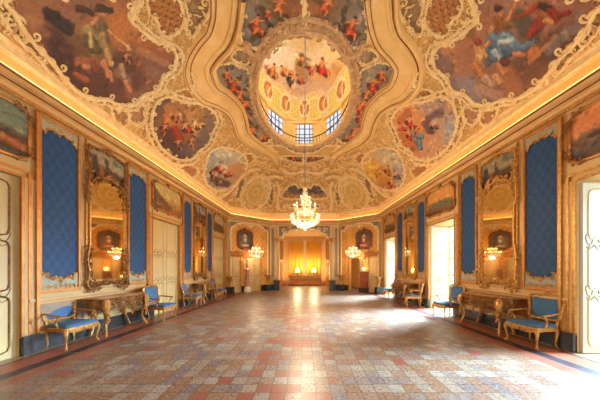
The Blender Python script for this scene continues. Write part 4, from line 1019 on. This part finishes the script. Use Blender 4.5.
def console(label, loc, rz):
    o = thing('console_table', label, 'console table', loc, rz, 'carved gilt console tables'); r = random.Random(9)
    hw, D = .80, .58
    top = [(-hw,0),(-hw,-.30),(-hw+.08,-.42),(-hw+.22,-.47),(-hw*.45,-.50),(-.2,-D+.01),(0,-D),(.2,-D+.01),(hw*.45,-.50),(hw-.22,-.47),(hw-.08,-.42),(hw,-.30),(hw,0)]
    Q = [tuple(p) for p in smooth_path(top[1:-1], False, .06)]; Q = [top[0]]+Q+[top[-1]]
    mb = MB(); n = len(Q); vs = []
    for q, z in ((.97,.885),(1.0,.895),(1.0,.915),(.985,.925)): vs += [(p[0]*q, p[1]*q, z) for p in Q]
    mb.add(vs, [(k*n+i, k*n+(i+1)%n, (k+1)*n+(i+1)%n, (k+1)*n+i) for k in range(3) for i in range(n)]+[tuple(range(3*n,4*n)), tuple(range(n))[::-1]])
    mb.build('top', marble_brown, o, False)
    # carved apron following the front
    Fp = vec(Q[1:-1])*.95; L = np.concatenate([[0], np.cumsum(np.linalg.norm(np.diff(Fp, axis=0), axis=1))]); Lt = L[-1]
    def Ma(u, v, w):
        s_ = (u+.5)*Lt; x = np.interp(s_, L, Fp[:,0]); y = np.interp(s_, L, Fp[:,1]); x2 = np.interp(s_+.03, L, Fp[:,0]); y2 = np.interp(s_+.03, L, Fp[:,1])
        t = vec((x2-x+1e-6, y2-y)); t /= np.linalg.norm(t); return (x+t[1]*w, y-t[0]*w, v)
    Mu = lambda u, v, w: Ma(u/Lt, v, w)
    mb = MB()
    prof = []; m = 48
    for i in range(m+1):
        u = -.5+i/m; d = .10+.05*abs(math.sin(u*PI*4))+.06*math.exp(-(u/.09)**2); prof.append((u, d+.08))
    vs = []
    for u, d in prof: vs += [Ma(u,.885,.0), Ma(u,.885-d,.0), Ma(u,.885-d,-.03), Ma(u,.885,-.03)]
    mb.add(vs, [(i*4+k, (i+1)*4+k, (i+1)*4+(k+1)%4, i*4+(k+1)%4) for i in range(m) for k in range(4)])
    rocaille(mb, Mu, [(u*Lt*.98, .885-d) for u, d in prof], .06, False, r, both=True, w=.02, step=.055, rod=.3)
    rocaille(mb, Mu, [(-Lt*.47,.81),(Lt*.47,.81)], .06, False, r, both=True, w=.02, step=.055, rod=.4)
    rocaille(mb, Mu, [(-Lt*.47,.865),(Lt*.47,.865)], .035, False, r, both=True, w=.015, step=.06, rod=.4)
    crest(mb, Mu, (0,.76), .13, r); crest(mb, Mu, (0,.74), .10, r, -PI/2)
    mb.build('carved_apron', gold_dark, o)
    def leg(pts, rad, nm='leg'):
        mb = MB(); Pq = smooth_path(pts, False, .04); rr = np.interp(np.linspace(0,1,len(Pq)), np.linspace(0,1,len(rad)), rad)
        mb.tube(Pq, rr, 8)
        x, y = pts[0][0], pts[0][1]; sx = 1 if x > 0 else -1
        Ml = lambda u, v, w: (x+u*.8+.0, y-w-.02, v)
        for q in range(9): leaf(mb, Ml, (0, .82-.055*q), (-PI/2)+(.8 if q % 2 else -.8), .12, (-1)**q*.7, .03)
        scroll(mb, Ml, (0,.70), .07, PI/2, sx, .05, .25); scroll(mb, Ml, (0,.80), .07, -PI/2, -sx, .05, .25)
        e = pts[-1]; mb.ball((e[0],e[1],.022), .034, 8, 5, 1.2, 1.2, .62); mb.build(nm, gold, o)
    for s_ in (-1, 1):
        leg([(s_*.62,-.46,.86),(s_*.66,-.50,.74),(s_*.65,-.49,.60),(s_*.60,-.44,.42),(s_*.59,-.43,.25),(s_*.62,-.47,.12),(s_*.66,-.50,.03)], [.06,.075,.055,.032,.026,.028,.03])
        leg([(s_*.60,-.08,.86),(s_*.56,-.06,.72),(s_*.46,-.05,.52),(s_*.44,-.05,.34),(s_*.52,-.05,.16),(s_*.58,-.06,.03)], [.05,.055,.045,.035,.03,.03])
    return o
co = console('carved gilt console table with brown marble top, under the nearest left mirror', (-4.93-.0, 6.12, 0), RZL)
for o_, x_, y_, rz_, lb in ((co, None, 6.12, RZL, ''),):
    co.location = ML(6.10, 0, .06)
dup(co, ML(11.03,0,.06), RZL, 'carved gilt console table under the far left mirror', 'carved gilt console tables')
dup(co, MR(6.2,0,.06), RZR, 'carved gilt console table with brown top, under the nearest right mirror', 'carved gilt console tables')
dup(co, MR(11.0,0,.06), RZR, 'carved gilt console table under the far right mirror', 'carved gilt console tables')

# ------------------------------------------------------------------ chandeliers
def chandelier(label, loc, tiers, H, chain, group=None, lampw=60, sphere=.012, soft=.07):
    o = thing('chandelier', label, 'chandelier', loc, 0, group)
    # stem
    mb = MB(); pr = [(.01,0)]
    nz = 9
    for i in range(nz): z = H*(i+.5)/nz; pr += [(.016,z-.03*H),(.05+.035*math.sin(i*2.1),z),(.02,z+.03*H)]
    pr.append((.008,H)); mb.lathe(pr, (0,0,0), 12); mb.build('stem', crystal, o)
    mb = MB(); mb.tube([(0,0,H-.01),(0,0,H+chain)], sphere, 6); mb.build('chain', bluish_chain, o)
    cr = MB()
    for ti, (z, R_, n, dz) in enumerate(tiers):
        for k in range(n):
            a = 2*PI*(k+.5*ti)/n; ca, sa = math.cos(a), math.sin(a)
            pts = [(ca*R_*t, sa*R_*t, z-dz*math.sin(PI*t)*1.0+dz*.6*t) for t in (0,.2,.45,.7,.88,1.)]
            mb = MB(); mb.tube(pts, .010, 5); mb.lathe([(.012,0),(.04,.01),(.045,.02),(.012,.025),(.012,.08),(.002,.081)], pts[-1], 8)
            arm = mb.build('arm', crystal, o)
            e = pts[-1]; MB().lathe([(.004,0),(.017,.018),(.014,.035),(.002,.06)], (e[0],e[1],e[2]+.08), 6).build('flame_bulb', bulb_m, arm)
            for q in range(5):
                t = (.35,.55,.75,.9,1.0)[q]; x, y = ca*R_*t, sa*R_*t; zz = z-dz*math.sin(PI*t)+dz*.6*t
                for dd in ((.05,.09) if q < 4 else (.05,.10,.15)): cr.ball((x, y, zz-dd), .014, 5, 3, 1, 1, 1.6)
    for i in range(6):
        z = H*(.5+.09*i); R_ = .17*(1-.13*i)
        for k in range(12): a = 2*PI*k/12; cr.ball((R_*math.cos(a), R_*math.sin(a), z), .016, 5, 3, 1, 1, 1.7); 
    s = cr.build('crystal_pendants', crystal, o); s['kind'] = 'stuff'
    l = light('chandelier_glow', 'POINT', (0,0,-.12), lampw, WARM, shadow_soft_size=soft); l.parent = o
    return o
bluish_chain = M_mottled('blue_grey_cord', (112,128,156), (84,98,128), 10, .5)
chandelier('large sparkling crystal chandelier with two tiers of lights hanging in the middle of the hall', (0.02, DCY, 2.98), [(.34,.50,12,.14),(.74,.38,9,.12),(1.04,.16,5,.08)], 1.55, 6.8, None, 480, .014, .3)
NCL = lambda t, w, z: NL(tl(t), z, w)
def Lc(px, w):
    dx = CX-px; t = (1131.6-14.7*dx)/(545.1+2.1*dx); return NL(tl(t), 0, w)
cL = NL(tl(.52), 2.42, .72)
cl1 = chandelier('small lit chandelier hanging in front of the far left corner niche', cL, [(.10,.46,10,.10),(.34,.24,6,.08)], .62, 1.96, 'small corner chandeliers', 45, .008)
c2 = dup(cl1, (-cL[0], cL[1], cL[2]), 0, 'small lit chandelier hanging in front of the far right corner niche', 'small corner chandeliers')

# ------------------------------------------------------------------ the cut corners
def mirM(M):
    f = lambda u, v, w: (lambda p: (-p[0], p[1], p[2]))(M(u, v, w)); return f
CM = {'left': NL, 'right': mirM(NL)}
def fixwind(o):
    o.data.flip_normals()
for sd, M in CM.items():
    left = sd == 'left'
    # pilasters and base of the corner
    mb = MB(); mg = MB(); ms = MB(); mm = MB()
    for a, b in ((0,.045),(.955,1.0)):
        mb.wb(tl(a), tl(b), 0, 4.78, 0, .06, M); ms.wb(tl(a)+.03, tl(b)-.03, .9, 4.55, .06, .065, M)
    mb.wb(0, LEN, 4.60, 4.80, 0, .04, M)
    op = [(-.02,.0)]
    mm.wb(tl(.30), tl(.44), 0, .38, 0, .04, M); mm.wb(tl(.77), LEN, 0, .38, 0, .05, M); mm.wb(0, tl(.06), 0, .38, 0, .08, M)
    o = struct(mb.build('trim_%d' % kk, cream, None, False)); kk += 1
    ms.build('grey_panel', greystrip, o, False); mm.build('marble_base', marble_blue, o, False)
    arcp = [(tl(.06),3.3),(tl(.06),4.0),(tl(.09),4.28),(tl(.15),4.33),(tl(.2),4.50),(tl(.35),4.60),(tl(.5),4.64),(tl(.65),4.60),(tl(.8),4.50),(tl(.85),4.33),(tl(.91),4.28),(tl(.94),4.0),(tl(.94),3.3)]
    mb = MB(); mb.tube([M(p[0],p[1],.06) for p in smooth_path(arcp, False, .08)], .045, 6)
    for u in (.06,.94): mb.tube([M(tl(u),z,.06) for z in (.95,2.2,3.3)], .045, 6)
    rocaille(mb, M, [(p[0], p[1]-.06) for p in arcp[2:-2]][::-1] if True else None, .12, False, rng, both=True, w=.05, step=.16, rod=0)
    crest(mb, M, (tl(.5), 4.52), .22, rng, -PI/2)
    mb.build('carved_arch', stucco, o)
    sp = MB()
    for a, b in ((0,6),(6,12)):
        L = arcp[1:7] if a == 0 else arcp[6:12]
        poly = [(L[0][0], 4.78)]+[(p[0], p[1]+.03) for p in L]+[(L[-1][0], 4.78)]
        sp.prism(poly, .0, .03, M)
    sp.build('grey_spandrel', greystrip, o, False)
    rl = MB(); 
    for a, b in ((.045,.075),(.28,.335),(.44,.44),(.77,.955)):
        if b > a: rl.wb(tl(a), tl(b), .95, 1.0, 0, .05, M)
    rl.build('dado_rail', cream, o, False)
    # slim framed wall field with small ornament beside the doors
    fb = MB(); pts = [(tl(.80),1.15),(tl(.92),1.15),(tl(.93),1.3),(tl(.93),3.9),(tl(.86),4.1),(tl(.80),3.9)]
    fb.tube([M(p[0],p[1],.02) for p in pts], .025, 5, True); scroll(fb, M, (tl(.865),3.72), .16, PI/2, 1, .03); scroll(fb, M, (tl(.865),1.4), .12, -PI/2, 1, .03); fb.build('field_moulding', gold, o)
    # doors
    names = ((.08,.27),(.445,.75))
    for j, (a, b) in enumerate(names):
        if not left and j == 1: continue
        d = thing('door_%d' % dn, '', 'door'); 
        for k in ('label','category'): del d[k]
        struct(d); dn += 1
        MB().wb(tl(a), tl(b), .0, 2.26, -.03 if left else .0, .02, M).build('leaf', creamw if left else cream, d, False)
        mb = MB(); 
        for lo, hi in ((tl(a)-.05, tl(a)), (tl(b), tl(b)+.05)): mb.wb(lo, hi, 0, 2.31, 0, .07, M)
        mb.wb(tl(a), tl(b), 2.26, 2.31, 0, .07, M); mb.build('door_frame', gold, d, False)
        mb = MB(); mid = (a+b)/2
        if j == 1: mb.wb(tl(mid)-.01, tl(mid)+.01, .02, 2.24, .02, .03, M)
        for z0, z1 in ((.12,.85),(1.25,2.12)):
            for c0, c1 in (((a,mid),(mid,b)) if j == 1 else ((a,b),)):
                q = [(tl(c0)+.07,z0),(tl(c1)-.07,z0),(tl(c1)-.07,z1),(tl(c0)+.07,z1)]; mb.tube([M(p[0],p[1],.025) for p in q], .012, 4, True)
        mb.wb(tl(a)+.05, tl(b)-.05, 1.02, 1.06, .02, .03, M); mb.build('panel_moulding', gold_brown, d, False)
    # portrait
    t0, t1 = .19, .57; uc = tl((t0+t1)/2); hw = tl((t1-t0)/2)*.80
    def oval(k, n=28): return [(uc+hw*k*math.copysign(abs(math.cos(2*PI*i/n))**.5, math.cos(2*PI*i/n)), 3.50+.56*k*math.copysign(abs(math.sin(2*PI*i/n))**.6, math.sin(2*PI*i/n))) for i in range(n)]
    def pf(x, y, left=left):
        X = (x-uc)/.55*20+50; Y = (3.46-y)/.6*26+50; p = Painting(X, Y, (96,72,56), 5, .1, 8)
        cl = (112,112,120) if left else (176,62,44)
        p.many([(50,46,50,76,8,16,cl,1,.3), (40,60,36,72,5,5,(150,118,84),.9,.3), (60,60,64,72,5,5,(60,46,48),.9,.3), (50,36,50,38,5,6,(224,172,130),1,.25), (50,31,50,32,6,5,(88,62,48),1,.3), (50,36,50,38,4,5,(224,172,130),1,.25), (50,48,50,52,4,3,(232,214,184),1,.3), (38,40,36,60,4,6,(130,90,60),.7,.5), (44,66,58,64,3,3,(214,160,120),.9,.3)]); return p.lincol()
    pt = patch('portrait', oval(1.0), .03, M, pf, canvas_m, None, .07)
    tag(pt, 'oval portrait of a person in blue-grey in a dark red carved frame, far left corner' if left else 'oval portrait of a person in red in a dark carved frame, far right corner', 'painting', 'corner portraits')
    mb = MB(); mb.tube([M(p[0],p[1],.08) for p in oval(1.08)], .06, 8, True); rocaille(mb, M, oval(1.14), .10, True, rng, both=True, w=.09, step=.1, rod=.2); crest(mb, M, (uc, 4.14), .2, rng)
    mb.build('frame', M_mottled('dark_red_gilt_'+sd, (150,88,46), (96,50,28), 10, .4, .3), pt); recentre(pt)
    # rocaille gallery below the portrait
    mb = MB(); gp = [(tl(.05),2.56),(tl(.12),2.42),(tl(.22),2.50),(tl(.34),2.40),(tl(.42),2.48),(tl(.54),2.42),(tl(.66),2.52),(tl(.76),2.44),(tl(.80),2.58)]
    for dz, sz in ((0,.14),(.13,.11)): rocaille(mb, M, [(p[0],p[1]+dz) for p in gp], sz, False, rng, both=True, w=.12, step=.13, rod=.35)
    mb.prism([(p[0], p[1]+.1) for p in gp]+[(p[0], p[1]-.05) for p in gp[::-1]], .0, .14, M)
    crest(mb, M, (tl(.38), 2.54), .14, rng); crest(mb, M, (tl(.38), 2.42), .26, rng, -PI/2)
    g_ = mb.build('rocaille_shelf', M_mottled('copper_gilt_'+sd, (214,140,70), (156,92,44), 10, .4, .4, .4), None); tag(g_, 'carved copper-gold rocaille shelf under the portrait, far %s corner' % sd, 'carved shelf', 'corner rocaille shelves'); recentre(g_)
# pedestals between the corner doors
p = NL(tl(.39), 0, .28)
o = thing('column_pedestal', 'slim pink marble column on a white base between the doors of the far left corner', 'pedestal', p, NL.rz)
MB().lathe([(.17,.36),(.15,.42),(.13,.5),(.12,1.4),(.15,1.44),(.17,1.5)], n=20).build('shaft', marble_pink, o)
MB().lathe([(.24,0),(.24,.2),(.2,.24),(.2,.32),(.17,.36)], n=4*5).build('base', marble_white, o)
mb = MB(); mb.lathe([(.10,1.5),(.05,1.58),(.12,1.72),(.09,1.9),(.05,1.98),(.10,2.1),(.02,2.2)], n=14); mb.build('urn', M_mottled('rose_porcelain', (206,150,110), (160,104,76), 8, .3), o)
p = (-NL(tl(.34), 0, .30)[0], NL(tl(.34), 0, .30)[1], 0)
o = thing('wooden_pedestal', 'dark wooden square pedestal carrying a glowing white lamp, far right corner', 'pedestal', p, -NL.rz)
MB().box((-.26,-.2,0),(.26,.2,.30)).build('base', darkwood, o, False)
MB().box((-.20,-.16,.30),(.20,.16,1.28)).box((-.24,-.19,1.28),(.24,.19,1.36)).build('body', redwood, o, False)
l_ = thing('globe_lamp', 'white glowing lamp standing on the dark wooden pedestal, far right corner', 'lamp', (p[0],p[1],1.36), 0)
MB().lathe([(.07,0),(.07,.02),(.02,.05),(.02,.1)], n=12).build('foot', gold, l_); MB().ball((0,0,.19), .10, 12, 8).build('globe', shade_m, l_)
# room glimpsed through the open corner doorway: leaf, lamp, curtain
a, b = .42, .735
M = CM['right']
d = thing('door_%d' % dn, '', 'door'); 
for k in ('label','category'): del d[k]
struct(d); dn += 1
mb = MB()
for lo, hi in ((tl(a)-.05, tl(a)), (tl(b), tl(b)+.05)): mb.wb(lo, hi, 0, 2.31, 0, .07, M)
mb.wb(tl(a), tl(b), 2.26, 2.31, 0, .07, M); mb.build('door_frame', gold, d, False)
hx = tl(a)+.03
Mo = lambda u, v, w: M(hx+u*.68+w*.73, v, u*-.73+w*.68)
MB().wb(0, .62, .01, 2.24, -.02, .02, Mo).build('leaf', cream, d, False)
mb = MB()
for z0, z1 in ((.12,.85),(1.25,2.12)): mb.tube([Mo(*q) for q in ((.08,z0,.025),(.54,z0,.025),(.54,z1,.025),(.08,z1,.025))], .012, 4, True)
mb.build('panel_moulding', gold_brown, d, False)
c = M((tl(a)+tl(b))/2+.35, 0, -2.2)
mb = MB(); Mk = M
mb.wb(-.6, LEN+.8, 0, 3.2, -3.1, -3.0, M); struct(mb.build('wall_side_room', apricot, None, False))
fl = M(tl(.62), 0, -1.5)
o = thing('table_lamp', 'glowing yellow lamp seen through the open door of the far right corner', 'lamp', (fl[0], fl[1], 0), 0)
MB().lathe([(.16,0),(.16,.4),(.05,.45),(.03,.8),(.04,.85)], n=12).build('stand', darkwood, o); MB().lathe([(.15,.85),(.09,1.12)], n=14).build('lamp_shade', shade_m, o)
light('lamp_glow', 'POINT', (0,0,1.0), 22, (1,.62,.2), shadow_soft_size=.1).parent = o

# ------------------------------------------------------------------ end wall with the curtained alcove
mb = MB(); mg = MB(); ms = MB(); mm = MB(); XB = CB[0]
for s_ in (-1, 1):
    f = lambda a, b: sorted((XB+s_*a, XB+s_*b))
    lo, hi = f(2.12, 2.50); ms.wb(lo+.09, hi-.09, .95, 4.5, .03, .04, NB); mb.wb(lo, hi, 0, 4.78, 0, .03, NB)
    lo, hi = f(2.02, 2.10); mg.wb(lo, hi, .4, 4.6, 0, .08, NB)
    lo, hi = f(1.86, 2.55); mm.wb(lo, hi, 0, .38, 0, .10, NB)
ms.prism([(XB+p[0], p[1]+.06) for p in arch[1:-1]]+[(XB+OW,4.66),(XB-OW,4.66)], 0, .03, NB)
o = struct(mb.build('trim_%d' % kk, cream, None, False)); kk += 1
ms.build('grey_panel', greystrip, o, False); mg.build('gilt_moulding', gold, o, False); mm.build('marble_base', marble_blue, o, False)
mb = MB(); AP = [(XB+p[0], p[1]) for p in arch[1:-1]]; mb.tube([NB(p[0],p[1],.05) for p in AP], .06, 6)
for s_ in (-1,1): mb.tube([NB(XB+s_*OW, z, .05) for z in (.8,2.2,3.78)], .05, 6)
rocaille(mb, NB, AP[::-1], .13, False, rng, both=True, w=.05, step=.17, rod=0); crest(mb, NB, (XB, 4.5), .25, rng)
for s_ in (-1,1): scroll(mb, NB, (XB+s_*1.5, 4.35), .2, 0, s_, .05); scroll(mb, NB, (XB+s_*1.05, 4.52), .13, 0, -s_, .05)
mb.build('carved_arch', stucco, o)
def colonnette(x, lb):
    c = thing('fluted_column', lb, 'column', (x, YB-.28, 0), 0, 'columns of the alcove')
    MB().box((-.2,-.2,0),(.2,.16,.62)).box((-.23,-.23,.62),(.23,.19,.70)).build('pedestal', marble_blue, c, False)
    mb = MB(); n = 24; vs = []
    for z in (.74,3.45):
        for k in range(n): r_ = .115 if k % 2 else .098; vs.append((r_*math.cos(2*PI*k/n), r_*math.sin(2*PI*k/n), z))
    mb.add(vs, [(k,(k+1)%n,n+(k+1)%n,n+k) for k in range(n)]); mb.build('shaft', cream, c, False)
    mb = MB(); mb.lathe([(.15,.70),(.16,.73),(.12,.77)], n=16); mb.lathe([(.11,3.42),(.13,3.48),(.12,3.52),(.17,3.66),(.19,3.7),(.19,3.76)], n=16)
    for k in range(8): a = 2*PI*k/8; leaf(mb, lambda u, v, w: (math.cos(a)*(.13+w), math.sin(a)*(.13+w), v), (0,3.50), PI/2, .16, 0, .02)
    mb.build('capital', gold, c)
colonnette(-1.98, 'fluted cream column on a dark block, left of the curtained alcove'); colonnette(1.98, 'fluted cream column on a dark block, right of the curtained alcove')
# alcove room
YA, XA = 21.4, 1.95
mb = MB(); mb.box((-XA-.1,YB+.5,0),(-XA,YA,4.6)); struct(mb.build('wall_alcove_left', apricot, None, False))
mb = MB(); mb.box((XA,YB+.5,0),(XA+.1,YA,4.6)); struct(mb.build('wall_alcove_right', apricot, None, False))
mb = MB(); mb.box((-XA,YA,0),(XA,YA+.1,4.6)); struct(mb.build('wall_alcove_back', cream, None, False))
mb = MB(); mb.box((-XA,YB+.5,4.5),(XA,YA,4.6)); struct(mb.build('ceiling_alcove', cream, None, False))
mb = MB(); mb.box((-XA,YA-.12,4.12),(XA,YA,4.22)).box((-XA,YA-.08,4.02),(XA,YA,4.12)); struct(mb.build('trim_%d' % kk, cream, None, False)); kk += 1
def curtain(x0, x1, lb):
    mb = MB(); n = 90; vs = []
    for z in (.95, 2.2, 4.0):
        for i in range(n+1):
            t = i/n; vs.append((x0+(x1-x0)*t, -.05-.045*math.sin(t*2*PI*9)-(.02*math.sin(t*31)), z))
    mb.add(vs, [(r*(n+1)+i, r*(n+1)+i+1, (r+1)*(n+1)+i+1, (r+1)*(n+1)+i) for r in range(2) for i in range(n)])
    o = thing('curtain', lb, 'curtain', ((0),YA-.08,0), 0, 'yellow alcove curtains'); c = mb.build('drape', curtain_m, o); so = c.modifiers.new('s','SOLIDIFY'); so.thickness = .01
    MB().box((x0-.03,-.1,4.0),(x1+.03,0.06,4.07)).build('rail', gold, o, False)
    return o
curtain(-1.42, -.12, 'long glowing yellow curtain on the left half of the alcove wall'); curtain(.2, 1.50, 'long glowing yellow curtain on the right half of the alcove wall')
o = thing('long_sideboard', 'long carved sideboard with orange-brown front under the alcove curtains', 'sideboard', (0.04, 20.6, 0), 0)
MB().box((-1.5,-.3,.82),(1.5,.3,.88)).build('top', marble_brown, o, False); MB().box((-1.42,-.22,.16),(1.42,.26,.82)).build('apron', gold_brown, o, False)
mb = MB()
for x in (-1.4,-.5,.5,1.4):
    mm = MB(); mm.tube([(x,-.2,.55),(x,-.24,.4),(x,-.18,.2),(x,-.22,.0)], [.05,.06,.035,.04], 8); mm.build('leg', gold_brown, o)
r = random.Random(4); rocaille(mb, lambda u,v,w: (u,-.24-w,v), [(-1.38,.58),(-.7,.5),(0,.6),(.7,.5),(1.38,.58)], .10, False, r, both=True, step=.12); mb.build('carving', gold, o)
lm = thing('table_lamp', 'lit table lamp standing at the left on the alcove sideboard', 'lamp', (-.62, 20.6, .88), 0, 'lit alcove lamps')
MB().lathe([(.09,0),(.09,.02),(.03,.06),(.06,.16),(.03,.26),(.012,.3),(.012,.36)], n=14).build('foot', darkwood, lm)
MB().lathe([(.21,.34),(.12,.66)], n=20).build('lamp_shade', shade_m, lm)
light('lamp_glow', 'POINT', (0,-.25,.52), 140, (1,.82,.46), shadow_soft_size=.12).parent = lm
l2 = dup(lm, (.84, 20.6, .88), 0, 'lit table lamp standing at the right on the alcove sideboard', 'lit alcove lamps')
for s_, lb in ((-1,'left'),(1,'right')):
    Ms = lambda u, v, w, s_=s_: (s_*(XA-w), 19.4+u, v)
    pt = patch('dark_painting', [(-.9,2.3),(.9,2.3),(.9,3.9),(-.9,3.9)], .05, Ms, landscape(-.9,.9,2.3,3.9,(110,88,66),(80,58,44),(60,40,32),50+s_,[(50,14,50,40,8,12,(176,140,104),.8,.4)]), canvas_m, None, .05)
    tag(pt, 'dark tall painting on the %s side wall of the alcove' % lb, 'painting'); mb = MB(); mb.tube([Ms(*q, .06) for q in ((-.93,2.27),(.93,2.27),(.93,3.93),(-.93,3.93))], .05, 5, True); mb.build('frame', gold, pt, False); recentre(pt)
    d = thing('door_%d' % dn, '', 'door'); 
    for k in ('label','category'): del d[k]
    struct(d); dn += 1
    MB().wb(-.8,.8,0,2.05,0,.05,Ms).build('leaf', redwood, d, False); mb = MB()
    for a_, b_ in ((-.7,-.05),(.05,.7)):
        for z0, z1 in ((.15,.9),(1.0,1.9)): mb.tube([Ms(*q,.055) for q in ((a_,z0),(b_,z0),(b_,z1),(a_,z1))], .015, 4, True)
    mb.build('panel_moulding', gold_brown, d, False)
# gilded stands on dark blocks at the bends of the walls
def stand(label, loc, rz):
    o = thing('gilt_stand', label, 'stand', loc, rz, 'gilded stands on dark marble blocks')
    MB().box((-.22,-.2,0),(.22,.2,.42)).build('marble_block', marble_blue, o, False)
    mb = MB(); mb.lathe([(.14,.42),(.10,.48),(.05,.62),(.10,.78),(.13,.86),(.19,.98),(.20,1.04)], n=12)
    for k in range(6): a = 2*PI*k/6; scroll(mb, lambda u,v,w: (math.cos(a)*(.06+u+w), math.sin(a)*(.06+u+w), v), (.06,.82), .09, PI/2, 1, 0, .2)
    mb.build('carved_stem', gold, o); MB().box((-.22,-.2,1.03),(.22,.2,1.07)).build('top', marble_brown, o, False)
    return o
q = ML(14.32, 0, .30)
st = stand('gilded stand on a dark block where the left wall meets the far corner', q, RZL)
dup(st, (-q[0], q[1], 0), RZR, 'gilded stand on a dark block where the right wall meets the far corner', 'gilded stands on dark marble blocks')
q = NL(tl(.90), 0, .30)
dup(st, q, NL.rz, 'gilded stand on a dark block at the left end of the end wall', 'gilded stands on dark marble blocks')
dup(st, (-q[0], q[1], 0), -NL.rz, 'gilded stand on a dark block at the right end of the end wall', 'gilded stands on dark marble blocks')
